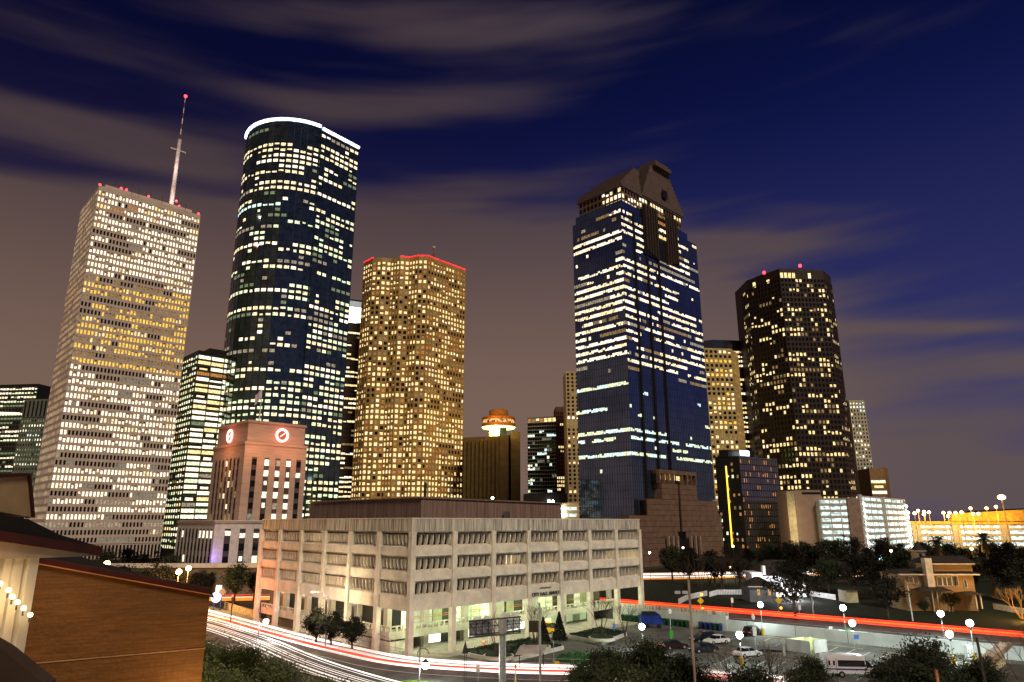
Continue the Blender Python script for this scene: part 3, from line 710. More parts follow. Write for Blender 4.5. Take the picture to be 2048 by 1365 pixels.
A = at(1638, 1005, 425); B_ = at(1700, 1000, 425); C_ = at(1716, 990, 425)
garage('parking_garage', 'bright white parking garage between blank block and brown stair wall', (A.x, 425), (B_.x, 425), 20, 2, at(1660, 999, 425).z, 9, gwh, 3)
b = MB(); b.prism([(B_.x-2, 424), (B_.x+5, 424), (B_.x+5, 440), (B_.x-2, 440)], 0, at(1700, 997, 424).z); single(b, 'stair_tower', gbr, 'brown stair wall standing between the two bright white garages', 'stair tower')
A2 = at(1717, 992, 427); B2 = at(1812, 1014, 500)
r_, A_, u_, v_, L_ = garage('parking_garage', 'long white parking garage with stacked lit decks and lamps on its right end', (A2.x, 427), (B2.x, 500), 25, 2, A2.z, 9, gwh, 9)
for f in (0, 5):
    k = MB(); k.par(A_+u_*(L_*(.0 if f == 0 else .47))-v_*.3, u_*(5.5 if f == 0 else 4), v_*1.2, (0,0,A2.z+(.5 if f else .8))); build(k, 'stair_wall', gwh, r_)
for f in range(8):
    k = MB(); q_ = A_+u_*(L_-1)-v_*.5; k.ball((q_.x, q_.y, 5+f*(A2.z-2)/9), .75, 8); build(k, 'deck_lamp', bulb_w, r_)
    k = MB(); q_ = A_+u_*6.5-v_*.6; k.ball((q_.x, q_.y, 5+f*(A2.z-2)/9), .6, 8); build(k, 'deck_lamp', bulb_w, r_)
# far orange-lit garage and pole lamps
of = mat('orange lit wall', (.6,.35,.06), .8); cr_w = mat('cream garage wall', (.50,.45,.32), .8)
A = at(1808, 1050, 520); B_ = at(1908, 1044, 520); C_ = at(2075, 1018, 520)
r_, A_, u_, v_, L_ = garage('parking_garage', 'wide cream garage under an orange lit wall at the far right', (A.x, 520), (C_.x+40, 520), 30, 3, at(1900, 1049, 520).z, 4, cr_w, 0)
for xx in (1825, 1905, 2003):
    q_ = at(xx, 1060, 519.6); b = MB(); b.par(Vector((q_.x, 519.5, 0)), Vector((6,0,0)), Vector((0,1,0)), (0,0,at(1900, 1049, 520).z)); build(b, 'column_wall', cr_w, r_)
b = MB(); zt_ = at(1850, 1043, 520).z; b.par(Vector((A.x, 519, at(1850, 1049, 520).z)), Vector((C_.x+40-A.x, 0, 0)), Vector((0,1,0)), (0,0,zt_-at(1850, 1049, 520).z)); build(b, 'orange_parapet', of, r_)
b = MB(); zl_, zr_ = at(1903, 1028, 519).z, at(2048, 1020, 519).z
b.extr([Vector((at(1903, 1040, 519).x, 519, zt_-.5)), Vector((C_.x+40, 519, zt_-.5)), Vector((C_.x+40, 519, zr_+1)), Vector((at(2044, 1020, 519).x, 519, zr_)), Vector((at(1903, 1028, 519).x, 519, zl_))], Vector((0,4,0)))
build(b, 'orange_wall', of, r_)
b = MB(); b.extr([Vector((at(1930, 1024, 524).x, 524, zl_-1)), Vector((C_.x+40, 524, zr_)), Vector((C_.x+40, 524, zr_+3.5)), Vector((at(1940, 1019, 524).x, 524, zl_+2.0))], Vector((0,4,0))); build(b, 'dark_roof', black_m, r_)

for i in range(7):
    q_ = at(1825+36*i, 1036, 508); plight('pole_light', (q_.x, 508, q_.z+(1 if i < 3 else 0)), 7500, (1,.50,.06), 1, r_)
for px in (1850, 1960): q_ = at(px, 1062, 505); plight('pole_light', (q_.x, 505, q_.z), 5000, (1,.8,.45), 1, r_)
q_ = at(1583, 1060, 424); plight('edge_light', (q_.x-1, 424, 8), 3000, (1,.8,.45), 1); plight('edge_light', (q_.x-2, 424, 24), 3000, (1,.8,.45), 1)
# far-left towers
T, P0, uu, vv, L, z = simple('ribbon_tower', 'dark block with bright ribbon windows at the far left edge', 'office building', -60, 80, 772, 520, 30, black_m, rot=R(-8), L=58)
def pfr_(f, r): return pick(r, (.95, .7, .5, .3)) if f > 24 else pick(r, (.5, .3, .15))
grid(T, 0, z-2, 36, 22, .85, .42, .5, 'BWWG', (None, 'g'), 0, 95, None, pf=pfr_, pw=.25, sw=.5, stay=.82)
q_ = at(58, 795, 516); b = MB(); b.ball((q_.x, 515, q_.z), 1.1, 8); build(b, 'flood_lamp', bulb_w, T.r)
q0, q1_ = at(-60, 825, 514), at(47, 828, 514)
b = MB(); b.tube([q0, q1_], .8, 6); build(b, 'light_band', mat('peach light band', (1,.8,.6), .5, em=(1,.72,.45), es=2.6), T.r)
T.done(120, mat('grey green ribs', (.09,.09,.06), .6))
T, P0, uu, vv, L, z = simple('ribbed_tower', 'grey ribbed tower squeezed between ribbon block and pale stone tower', 'office building', 50, 110, 800, 500, 30, grey_m, rot=R(-10), L=40)
grid(T, 0, z-14, 26, 18, .55, .45, .35, 'CWG', ('D', 'D', 'g'), 0, 96, None, stay=.85, dep=.5)
T.facade(0, z-13, z-1, 1, 12, .5, .95, .4, lambda f, c: 'D')
T.done(80, grey_m)
# filler city far behind, seen in gaps and reflections
rr = random.Random(12)
for i, (x, y, w_, h_) in enumerate([(-330,640,50,60),(-60,700,60,40),(60,720,70,35),(420,640,60,22),(520,560,70,16),(-430,420,40,90),(-470,330,50,70),(-420,240,40,60)]):
    T = Tower('distant_block', 'plain dark city block far behind the towers with scattered lit windows', [(x, y), (x+w_, y+8), (x+w_-5, y+40), (x-5, y+34)], h_, grey_m, cat='building', group='distant blocks behind the skyline')
    for j in (0, 1): T.facade(j, 3, h_-2, max(4, int(h_/4)), int(w_/4), .6, .5, .3, runs(max(4, int(h_/4)), int(w_/4), .5, lambda f, r, on: pick(r, 'AWBC') if on else 'D', 200+i+j, .5))
    T.done(0, grey_m, 'window')

# ================================================================== TOWN HALL
orl = (1, .36, .14)
P = topat(498, 841, 54)
T = Tower('town_hall', 'limestone town hall tower with two red lit round clocks', rect(P, 21, 26), 54, lime, z0=46.5, cat='town hall')
b = MB(); b.prism([(p.x, p.y) for p in rect(P, 22.6, 27.6, da=-.8, db=-.8)], 0, 46); build(b, 'shaft_wall', lime, T.r)
b = MB(); b.prism([(p.x, p.y) for p in rect(P, 23.2, 28.2, da=-1.1, db=-1.1)], 46, 46.9); b.prism([(p.x, p.y) for p in rect(P, 21.8, 26.8, da=-.4, db=-.4)], 53.4, 54.2); build(b, 'cornice', lime, T.r, kind='stuff')
S = rect(P, 22.6, 27.6, da=-.8, db=-.8); nr = Vector((U.y, -U.x, 0)); nl = -U
rr = random.Random(4)
def strips(T, A, u, n, xs, wd, z0, z1, nf, litf, lmat='W'):
    for i, x in enumerate(xs):
        b = MB(); b.par(A+u*(x-wd/2)+n*.02+Vector((0,0,z0)), u*wd, n*.06, (0,0,z1-z0)); build(b, 'window_strip', lspan, T.r)
        fh = (z1-z0)/nf
        for f in range(nf):
            k = litf(i, f)
            if k: T.cells.append((1, A+u*x+n*.12+Vector((0,0,z0+(f+.55)*fh)), math.atan2(u.y, u.x), n, wd*.9, fh*.56, k))
lr = {1: '11110111', 2: '10111011', 3: '11111111'}
def lf(i, f):
    if i in lr: return 'W' if f >= 0 and (lr[i][f % 8] == '1') else ('w' if rr.random() < .3 else 'D')
    if i == 4 and f == 8: return 'W'
    return 'c' if rr.random() < .15 else 'D'
strips(T, S[0], U, nr, (3.6, 8.0, 12.0, 15.9, 19.8), 1.75, 6, 41.8, 10, lf)
strips(T, S[3], -V, -Vector((V.y, -V.x, 0)) if False else nl, (4, 7.2, 10.4, 13.6, 16.8, 20, 23.2), 1.3, 6, 41.8, 10, lambda i, f: ('B' if rr.random() < .16 else ('a' if rr.random() < .2 else 'D')))
T.done(300)
clk = mat('clock neon', (1,.3,.2), .5, em=(1,.36,.30), es=5)
dialm = mat('dark clock dial', (.30,.15,.10), .6)
for A, u, n in ((rect(P, 21, 26)[0]+U*12.3, U, nr), (rect(P, 21, 26)[0]+V*14.5, -V, nl)):
    c = A+n*.25+Vector((0,0,49.9)); rt = MB()
    rt.tube([c+(u*math.cos(a)+Vector((0,0,1))*math.sin(a))*2.05 for a in [2*math.pi*i/24 for i in range(25)]], .38, 8, cap=False); build(rt, 'clock_ring', clk, T.r)
    d = MB(); d.extr([c-n*.2+(u*math.cos(a)+Vector((0,0,1))*math.sin(a))*2.4 for a in [2*math.pi*i/24 for i in range(24)]], n*.12); build(d, 'clock_face', dialm, T.r)
    for ha, hl in ((R(40), 1.35), (R(215), .9)):
        h = MB(); h.tube([c, c+(u*math.cos(ha)+Vector((0,0,1))*math.sin(ha))*hl], .13, 5); build(h, 'clock_hand', clk, T.r)
    for i in range(12):
        a = i*math.pi/6; h = MB(); h.tube([c+(u*math.cos(a)+Vector((0,0,1))*math.sin(a))*1.55, c+(u*math.cos(a)+Vector((0,0,1))*math.sin(a))*1.95], .13, 4); build(h, 'clock_mark', clk, T.r)
    plight('clock_light', c+n*4, 500, (1,.12,.08), 1, T.r)
for p_, e in ((P+nr*8+nl*2+U*4, 2500), (P+nr*8+U*16, 2000), (P+nl*8+V*12, 2300)):
    plight('ledge_flood_light', Vector((p_.x, p_.y, 44)), e, orl, 1.5, T.r)
fp_ = P+U*8+V*10
b = MB(); b.tube([(fp_.x, fp_.y, 54), (fp_.x, fp_.y, 68)], [.2, .1], 6)
single(b, 'flagpole', mat('white flagpole', (.8,.8,.8), .5), 'white flagpole standing on the roof of the clock tower', 'flagpole')
b = MB()
for i in range(6):
    x0 = i*.36; b.quad((fp_.x-x0, fp_.y-.3*math.sin(i), 67-.35*i), (fp_.x-x0-.45, fp_.y-.3*math.sin(i+1), 66.65-.35*i), (fp_.x-x0-.45, fp_.y-.3*math.sin(i+1), 63.6-.5*i), (fp_.x-x0, fp_.y-.3*math.sin(i), 64-.45*i))
single(b, 'flag', mat('pale flag cloth', (.6,.5,.55), .8), 'pale flag blowing on the white roof flagpole', 'flag')
# wing
PW = Vector((-89.9, 222, 0))
T = Tower('town_hall_wing', 'low pale limestone wing in front of the clock tower', rect(PW, 30, 33), 21.2, mat('pale wing limestone', (.70,.64,.58), .8, var=.1), cat='town hall')
b = MB(); b.prism([(p.x, p.y) for p in rect(PW, 30.6, 33.6, da=-.3, db=-.3)], 20.3, 21.0); build(b, 'cornice', lime, T.r)
strips(T, T.poly[0], U, nr, (4.2, 9.0, 13.6, 18.2, 23), 1.9, 7, 18.6, 3, lambda i, f: 'D' if f == 1 or (i == 0 and f == 0) else 'W')
strips(T, T.poly[0], V, nl, tuple(2+3.1*i for i in range(10)), 1.35, 7, 18.6, 3, lambda i, f: 'W' if (f == 2 and i in (0,1,2,3,8)) or (i == 7 and f == 0) else 'D')
T.done(300)
plight('purple_flood_light', PW+nr*2.5+nl*1+Vector((0,0,10)), 700, (.35,.2,1), .5)
# long low plaza wall in front, lit sodium
A, B_ = gz(300, 1128, 8.6), gz(560, 1129, 8.6)
b = MB(); A = Vector((-130, 206, 0)); B_ = Vector((-20, 212, 0))
wl = root('plaza_wall', A, 'long low brown retaining wall with a pale cap below the town hall wing', 'wall')
b.par(A, B_-A, Vector((0,3,0)), (0,0,8.0)); build(b, 'wall', mat('brown plaza wall', (.22,.15,.10), .8), wl)
b = MB(); b.par(A+Vector((0,-.4,8.0)), B_-A, Vector((0,3.4,0)), (0,0,1.1)); build(b, 'cap', conc, wl)

# ================================================================== CITY OFFICE ANNEX
O = gz(815, 1320, 0); UH = Vector((math.cos(R(45.3)), math.sin(R(45.3)), 0)); VH = Vector((math.cos(R(132.6)), math.sin(R(132.6)), 0))
LU, LV = 64.4, 56.6; NU, NV = 7, 6; BU, BV = LU/NU, LV/NV
AX = root('concrete_office_building', O, 'five-storey pale concrete office building with curved fins and lettering', 'office building')
def an(a, b, z=0.): return O+UH*a+VH*b+Vector((0,0,z))
nU = Vector((UH.y, -UH.x, 0)); nV = -Vector((VH.y, -VH.x, 0))   # outward normals of right / left face
if nV.dot(UH) > 0: nV = -nV
def apar(mb, a0, a1, b0, b1, z0, z1): mb.par(an(a0, b0, z0), UH*(a1-a0), VH*(b1-b0), (0,0,z1-z0))
# core, roof and soffit
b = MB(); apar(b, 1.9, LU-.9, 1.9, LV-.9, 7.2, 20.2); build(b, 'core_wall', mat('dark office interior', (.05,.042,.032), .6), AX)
b = MB(); apar(b, .3, LU-.3, .3, LV-.3, 6.86, 7.25); build(b, 'soffit', conc, AX)
b = MB(); apar(b, .6, LU-.6, .6, LV-.6, 20.2, 20.6); build(b, 'roof', mat('gravel roof', (.12,.10,.09), .9), AX)
for z in (11.1, 14.9, 18.8):
    b = MB(); apar(b, .5, LU-.5, .5, LV-.5, z, z+.3); build(b, 'floor_slab', conc, AX)
for nm, (a0, a1, b0, b1) in (('r', (0, LU, 0, .6)), ('l', (0, .6, .6, LV)), ('b', (LU-.6, LU, .6, LV)), ('k', (.6, LU-.6, LV-.6, LV))):
    b = MB(); apar(b, a0, a1, b0, b1, 19.05, 21.1); build(b, 'parapet', conc_st, AX)
    b = MB(); apar(b, a0-.06, a1+.06, b0-.06, b1+.06, 21.1, 21.25); build(b, 'parapet_cap', conc, AX)
def column(a, b_, z0=0., s=.95):
    m = MB(); apar(m, a-s/2, a+s/2, b_-s/2, b_+s/2, z0, 19.05 if s > .8 else 6.86); build(m, 'column', conc, AX)
for i in range(NU+1): column(min(max(i*BU, .35), LU-.35), .2)
for j in range(1, NV+1): column(.2, min(j*BV, LV-.35))
for j in range(1, NV+1): column(LU-.2, min(j*BV, LV-.35))
# fins and sloping spandrels
def finmesh(nrm):
    pr = [(-.15, 1.95), (-.15, 1.1), (-.28, .55), (-.55, .15), (-.95, 0), (-1.05, 0), (-1.05, 1.95)]
    m = MB(); m.extr([nrm*d+Vector((0,0,z)) for d, z in pr], Vector((-nrm.y, nrm.x, 0))*.17); return m.mesh('fin', conc)
finU, finV = finmesh(nU), finmesh(nV)
ledge = mat('dark window ledge', (.10,.085,.075), .6)
oy = K['B']; 
litb = {('U',2,1):(.42,.78,1), ('U',3,1):(.55,.8,.7), ('U',0,1):(.05,.2,.9), ('U',6,1):(.03,.97,1), ('U',5,1):(.6,.99,.8), ('U',1,1):(.0,.12,.3), ('V',1,1):(.35,.62,.8), ('V',4,0):(.15,.7,.35), ('V',5,2):(.65,.95,.35), ('V',3,2):(.2,.5,.9)}
levels = [(9.05, 6.9, 11.1), (12.8, 11.4, 14.9), (16.6, 15.2, 18.8)]
for f, (zf, zs, zt) in enumerate(levels):
    for face, nb, B1, d, n in (('U', NU, BU, UH, nU), ('V', NV, BV, VH, nV)):
        for i in range(nb):
            o = O+d*(i*B1)+Vector((0,0,0))
            if i == 0 and True: pass
            x0 = .48 if i else .62; x1 = B1-.48
            m = MB(); m.extr([o+d*x0+n*q+Vector((0,0,z)) for q, z in ((-.05, zs), (-.05, zf-.05), (-1.0, zf+.32), (-1.2, zs))], d*(x1-x0)); build(m, 'spandrel_panel', conc, AX)
            nf = 7 if face == 'U' else 8
            for k in range(nf):
                q = o+d*(x0+.35+(x1-x0-.7)*k/(nf-1))-n*.1+Vector((0,0,zf))
                put(finU if face == 'U' else finV, 'fin', AX, q)
            m = MB(); m.par(o+d*(x0+.1)-n*.18+Vector((0,0,zf+1.95)), d*(x1-x0-.2), -n*1.0, (0,0,.13)); build(m, 'window_ledge', ledge, AX)
            lt = litb.get((face, i, f))
            m = MB(); m.par(o+d*x0-n*1.7+Vector((0,0,zf+.3)), d*(x1-x0), -n*.06, (0,0,zt-zf-.3)); build(m, 'window', K['D'], AX)
            if lt:
                m = MB(); m.par(o+d*(x0+(x1-x0)*lt[0])-n*1.62+Vector((0,0,zf+.35)), d*((x1-x0)*(lt[1]-lt[0])), -n*.05, (0,0,zt-zf-.35))
                build(m, 'lit_window', mat('office light %.1f' % lt[2], (.5,.45,.3), .5, em=(1,.80,.42), es=1.5*lt[2]**1.5, ev=.5, evs=.5), AX)
    m = MB(); apar(m, .1, LU, .62, LV-.2, zs, zs+.01) if False else None
# terrace with balustrade
TU, TV = 6.4, .75
terr = mat('cream terrace concrete', (.58,.53,.42), .8, var=.1)
b = MB(); apar(b, TV, LU-2, TU, LV-1, 1.95, 3.15); build(b, 'terrace_slab', terr, AX)
b = MB(); apar(b, TV, LU-2, TU, TU+.3, 3.85, 4.02); build(b, 'terrace_rail', terr, AX)
b = MB(); apar(b, TV, TV+.3, TU+.3, LV-1, 3.85, 4.02); build(b, 'terrace_rail', terr, AX)
m1 = MB(); m1.par(-UH*.17, UH*.34, VH*.26, (0,0,.7)); bu = m1.mesh('baluster', terr)
m1 = MB(); m1.par(-VH*.17, UH*.26, VH*.34, (0,0,.7)); bv = m1.mesh('baluster', terr)
for i in range(49): put(bu, 'baluster', AX, an(TV+.3+i*(LU-2-TV-.6)/48, TU+.02, 3.15))
for i in range(1, 42): put(bv, 'baluster', AX, an(TV+.02, TU+.3+i*(LV-1-TU-.6)/41, 3.15))
# glazed storeys
def gl(nm, c, s, ev=.35, sc=.35): return mat(nm, c, .3, em=c, es=s, ev=ev, evs=sc, spec=.4)
GLs = [gl('curtain light cream', (.92,1,.62), 1.1), gl('curtain light green', (.62,.78,.42), .55), gl('glass dim olive', (.30,.34,.18), .35), gl('white lit lobby', (.95,1,.82), 1.7, .2), gl('black glass', (.05,.05,.03), .15), gl('curtain grey', (.55,.56,.42), .45)]
def panes(face, z0, z1, ins, seq, other):
    nb = len(seq)
    for i, sq in enumerate(seq):
        for k in range(4):
            a = (i+ (k+.04)/4); w_ = .92/4
            m = MB()
            if face == 'U':
                if (i+k/4)*BU < other or (i+k/4)*BU > LU-6: continue
                apar(m, a*BU, (a+w_)*BU, ins, ins+.1, z0, z1)
            else:
                if (i+k/4)*BV < other: continue
                apar(m, ins, ins+.1, a*BV, (a+w_)*BV, z0, z1)
            build(m, 'window_pane', GLs[int(sq[k])], AX)
panes('U', 3.15, 6.8, 8.6, ['1405', '5240', '1101', '4245', '5154', '2452', '2444'], 3.2)
panes('V', 3.15, 6.8, 3.1, ['4210', '1030', '0300', '3031', '1303', '4444'], 8.7)
b = MB(); apar(b, 3.0, LU-6, 8.75, LV-8, 3.15, 6.86); build(b, 'glazed_storey_core', black_m, AX)
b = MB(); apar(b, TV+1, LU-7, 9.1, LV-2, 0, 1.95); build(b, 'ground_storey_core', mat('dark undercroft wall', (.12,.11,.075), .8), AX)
panes('U', .15, 1.9, 8.95, ['    ', '', '', '', '', '', ''][:0] or ['4444', '3344', '3333', '3333', '1101', '1121', '2444'], 3.2)
for i in range(1, NU):
    b = MB(); apar(b, i*BU-.55, i*BU+.55, 7.3, 8.4, 0, 6.86); build(b, 'inner_column', terr, AX)
for j in range(1, NV):
    b = MB(); apar(b, 1.9, 2.9, j*BV-.55, j*BV+.55, 0, 6.86); build(b, 'inner_column', terr, AX)
for z in (4.5, 4.8):
    b = MB(); apar(b, 5, LU-7, 8.35, 8.42, z, z+.07); build(b, 'orange_rail', mat('orange handrail', (.6,.25,.05), .5), AX)
gw = (.86, 1, .66)
for i in range(NU):
    q = an((i+.5)*BU, 4.0, 6.55); b = MB(); b.box(q.x, q.y, 6.7, 1.2, 1.2, .12, R(45)); build(b, 'ceiling_lamp', mat('soffit lamp', (1,1,1), .5, em=gw, es=5), AX)
    plight('soffit_light', (q.x, q.y, 6.3), 900 if i else 600, gw, .5, AX)
for i in (1.5, 2.5, 3.5, 4.5):
    q = an((i+.5)*BU, 7.6, 1.7); plight('arcade_light', (q.x, q.y, 1.7), 700 if i < 4 else 450, gw, .3, AX)
for j in range(NV):
    q = an(2.0, (j+.5)*BV, 6.3); plight('soffit_light', (q.x, q.y, 6.3), 260, (1,.95,.66), .4, AX)
for a, bb in ((5, 5), (3, 12), (20, 5)):
    q = an(a, bb, 1.4); plight('undercroft_light', (q.x, q.y, 1.5), 90, (.8,1,.55), .3, AX)
# lettering on the band of the fourth bay
def lettering(s, size, a, z, m, parent=AX):
    c = bpy.data.curves.new('lettering', 'FONT'); c.body = s; c.size = size; c.extrude = .05; c.align_x = 'CENTER'; c.space_character = 1.12; c.offset = .015
    o = bpy.data.objects.new('lettering', c); col.objects.link(o); o.parent = parent; c.materials.append(m)
    q = O+UH*a+nU*.14+Vector((0,0,z)); o.rotation_euler = (R(90), 0, R(45.3)); o.location = q-ORG[parent]
    dg = bpy.context.evaluated_depsgraph_get(); me = bpy.data.meshes.new_from_object(o.evaluated_get(dg)); me.materials.clear(); me.materials.append(m)
    o2 = bpy.data.objects.new('lettering', me); o2.location = o.location; o2.rotation_euler = o.rotation_euler; bpy.data.objects.remove(o)
    col.objects.link(o2); o2.parent = parent; return o2
blk_l = mat('black letters', (.02,.02,.02), .5)
lettering('CITY HALL ANNEX', .84, 3.5*BU, 7.25, blk_l)
b = MB(); b.par(O+UH*(3.5*BU-1.6)+nU*.06+Vector((0,0,8.5)), UH*3.2, nU*.05, (0,0,.16)); build(b, 'plaque', blk_l, AX)
# brown roof house
PH = an(14, 13)
RH = root('roof_house', PH+Vector((0,0,20.6)), 'long brown stained concrete block on the roof of the fin-fronted offices', 'roof block')
b = MB(); b.prism([(p.x, p.y) for p in (an(11.5, 13), an(60, 20), an(57, 52), an(9, 52))], 20.62, 24.9); build(b, 'wall', conc_br, RH)
b = MB(); b.prism([(p.x, p.y) for p in (an(11.2, 12.7), an(60.3, 19.7), an(57.3, 52.3), an(8.7, 52.3))], 24.9, 25.15); build(b, 'roof_edge', conc_br, RH)
q0 = an(36, 13+7*.5); 
b = MB(); dh = (an(60, 20)-an(11.5, 13)).normalized(); nh = Vector((dh.y, -dh.x, 0)); b.par(q0+nh*.6+Vector((0,0,20.7)), dh*2.2, nh*.1, (0,0,2.1)); build(b, 'door', mat('grey steel door', (.10,.08,.08), .6), RH)
for (px, py) in ((985, 996), (1106, 1003)):
    q = at(px, py, an(35, 15).y if px < 1000 else an(60, 20).y-.5); b = MB(); b.ball(q, .28, 8); single(b, 'roof_lamp', bulb_w, 'small bright lamp on the '+('middle' if px < 1000 else 'right end')+' of the brown roof block', 'lamp')
q = at(850, 1000, 136)
b = MB(); b.tube([(q.x, q.y, 25), (q.x, q.y, 28)], .3, 6); single(b, 'vent_pipe', dsteel, 'short dark vent pipe on the brown roof block', 'pipe')

# ================================================================== GROUND SURFACES
def sheet(pts, z, m, name, th=0.):
    b = MB()
    if th: b.prism([(p[0], p[1]) for p in pts], z-th, z)
    else:
        A = sum(pts[i-1][0]*pts[i][1]-pts[i][0]*pts[i-1][1] for i in range(len(pts)))
        pp = pts if A > 0 else pts[::-1]; b.quad(*[(p[0], p[1], z) for p in pp])
    return struct(b, name, m)
def gp(L, z=0.): return [gz(x, y, z) for x, y in L]
sheet([(-12,80), (140,40), (160,70), (80,120), (43,150), (29,158), (-12,118)], .006, lot_m, 'parking_lot')
sheet([an(-2, -3), an(LU+4, -3), an(LU+4, LV), an(-2, LV)], .02, pave, 'plaza_paving')
# street in front of the offices
ctr = [(-150, 252), (-100, 197), (-64, 157.5), (-44, 134.5), (-29, 118.5), (-16.5, 107.8), (0, 102.4), (18, 100), (34, 94), (52, 78), (62, 55)]
hw = 8.2
def offs(path, d):
    out = []
    for i, p in enumerate(path):
        a = Vector(path[max(0, i-1)]); c = Vector(path[min(len(path)-1, i+1)]); t = (c-a).normalized(); out.append((p[0]-t.y*d, p[1]+t.x*d))
    return out
def smoothp(path, n=6):
    out = []; P_ = [Vector(p) for p in path]
    for i in range(len(P_)-1):
        a, b_, c, d = P_[max(0, i-1)], P_[i], P_[i+1], P_[min(len(P_)-1, i+2)]
        for k in range(n):
            t = k/n; out.append(tuple(.5*((2*b_)+(c-a)*t+(2*a-5*b_+4*c-d)*t*t+(3*b_-a-3*c+d)*t**3)))
    out.append(tuple(P_[-1])); return out
cs = smoothp(ctr)
def strip(path, d0, d1, z, m, name):
    a = offs(path, d0); c = offs(path, d1); b = MB()
    for i in range(len(path)-1): b.quad((*a[i], z), (*c[i], z), (*c[i+1], z), (*a[i+1], z)) if d1 < d0 else b.quad((*c[i], z), (*a[i], z), (*a[i+1], z), (*c[i+1], z))
    return struct(b, name, m)
strip(cs, hw, -hw, .05, asph, 'road')
strip(cs, hw+.3, hw, .13, conc, 'kerb'); strip(cs, hw+3.2, hw+.31, .125, pave, 'pavement')
strip(cs, -hw, -hw-.3, .13, conc, 'kerb')
strip(cs, .12, -.06, .056, whi, 'lane_marking')
sheet([(-12.5,101.5), (30,88), (20,60), (-20,60), (-26,98), (-20,100)], .1, mat('lit street grass', (.09,.17,.02), .95, var=.5, scale=1.2, bump=.5, bscale=12), 'grass_verge')
# side street to the left of the offices
s2_ = smoothp([(-190, 196), (-120, 196), (-84, 197), (-60, 201), (-20, 216)])
strip(s2_, 6, -6, .045, asph, 'road')
# raised park and street with retaining wall
ZR = 1.8
wl0, wl1 = gz(1457, 1262), gz(1930, 1310); dw = (wl1-wl0).normalized(); nw = Vector((-dw.y, dw.x, 0))
if nw.y < 0: nw = -nw
Wst = wl0-dw*26; Wen = wl0+dw*110
parkp = [Wst+nw*14, Wen+nw*14, Wen+nw*14+Vector((400,-120,0)), Vector((1400,400,0)), Vector((900,900,0)), Vector((140,420,0)), Vector((20,240,0)), Wst+nw*14-dw*14]
sheet(parkp, ZR+.12, lawn, 'park_lawn', th=ZR+.1)
sheet([Wst-dw*40, Wen, Wen+nw*14, Wst+nw*14-dw*40], ZR, asph, 'road', th=ZR)
b = MB(); b.par(Wst+nw*13.7-dw*40+Vector((0,0,ZR)), dw*176, nw*.3, (0,0,.14)); struct(b, 'kerb', conc)
b = MB(); b.par(Wst+nw*4.6-dw*40+Vector((0,0,ZR+.004)), dw*176, nw*.15, (0,0,.004)); struct(b, 'lane_marking', whi)
rw = root('retaining_wall', wl0, 'pale concrete retaining wall between car park and raised street', 'wall')
ww = mat('white painted concrete', (.55,.56,.54), .8, var=.1, scale=.3)
b = MB(); b.par(wl0, dw*110, -nw*.4, (0,0,2.05)); build(b, 'low_wall', ww, rw)
b = MB(); b.par(Wst, wl0-Wst, -nw*.5, (0,0,2.7)); build(b, 'high_wall', ww, rw)
b = MB(); b.par(Wst+nw*.3, wl0-Wst, nw*.25, (0,0,3.4)); build(b, 'parapet', conc_st, rw)
for i in range(12):
    b = MB(); b.par(wl0+dw*(4+9*i)-nw*.43, dw*.08, -nw*.02, (0,0,2.0)); build(b, 'joint', ledge, rw)

# ================================================================== LIGHT TRAILS
def trails(path, specs, name, label, kind='stuff'):
    ms = []; b = MB()
    for (d, z, r, k) in specs:
        if k not in ms: ms.append(k)
        b.mi = ms.index(k); o = offs(path, d); b.tube([(x, y, z+zb) for (x, y), zb in zip(o, [0]*len(o))], r, 4)
    o = build(b, name, ms, kind=kind); o['label'] = label; o['category'] = 'light trails'; return o
tw = mat('headlight trail', (1,1,1), .5, em=(1,.92,.86), es=2.2, ev=.75, evs=.06, sample=True); tw2 = mat('faint headlight trail', (1,1,1), .5, em=(1,.84,.76), es=1.0, sample=True)
tr_ = mat('tail light trail', (1,.1,.05), .5, em=(1,.035,.015), es=2.1, ev=.8, evs=.05, sample=True); to = mat('amber trail', (1,.5,.1), .5, em=(1,.28,.03), es=.85, sample=True)
tp = mat('pink trail', (1,.6,.5), .5, em=(1,.45,.36), es=.8, sample=True)
rr = random.Random(8); sp = []
lane = [6.2, 5.4, 4.4, 3.7, 2.6, 1.9, 1.0]
cp = smoothp(ctr[1:])
for l in lane:
    for k in range(3):
        sp.append((l+rr.uniform(-.45, .45), .5+rr.random()*.4, rr.choice((.02, .03, .045, .06)), rr.choice((tw, tw, tw2, tp, tr_))))
trails(cp, sp[:19]+[(5.8, .7, .10, tw), (3.6, .7, .08, tw)], 'light_trails', 'white headlight trails sweeping along the street below the concrete offices')
# the inner carriageway that peels off to the lower right
cp2 = smoothp([(-100, 190), (-64, 151.5), (-45.5, 130), (-33, 113), (-23, 101), (-12, 90), (0, 80)])
trails(cp2, [(1.6+.9*k+rr.uniform(-.3, .3), .6, rr.choice((.03, .05, .09)), rr.choice((tw, tw2, tw))) for k in range(-3, 4)], 'light_trails', 'white headlight trails on the near lane behind the dark trees')
rp = [tuple((Wst-dw*40+nw*9).xy), tuple((Wst+dw*10+nw*9).xy), tuple((wl0+dw*30+nw*9).xy), tuple((Wen+nw*9).xy)]
rs = [(-3.4+.42*k+rr.uniform(-.2, .2), ZR+.55+rr.random()*.5, rr.choice((.02, .03, .045, .06)), tr_) for k in range(13)]+[(-3.6, ZR+.6, .05, to), (-3.0, ZR+.55, .05, to), (-1.5, ZR+.7, .04, to)]
trails(rp, [(-d, z, r, m) for d, z, r, m in rs], 'light_trails', 'red tail light trails along the raised street beside the car park')
fpth = [(-40, 238), (56, 250), (100, 262), (170, 292)]
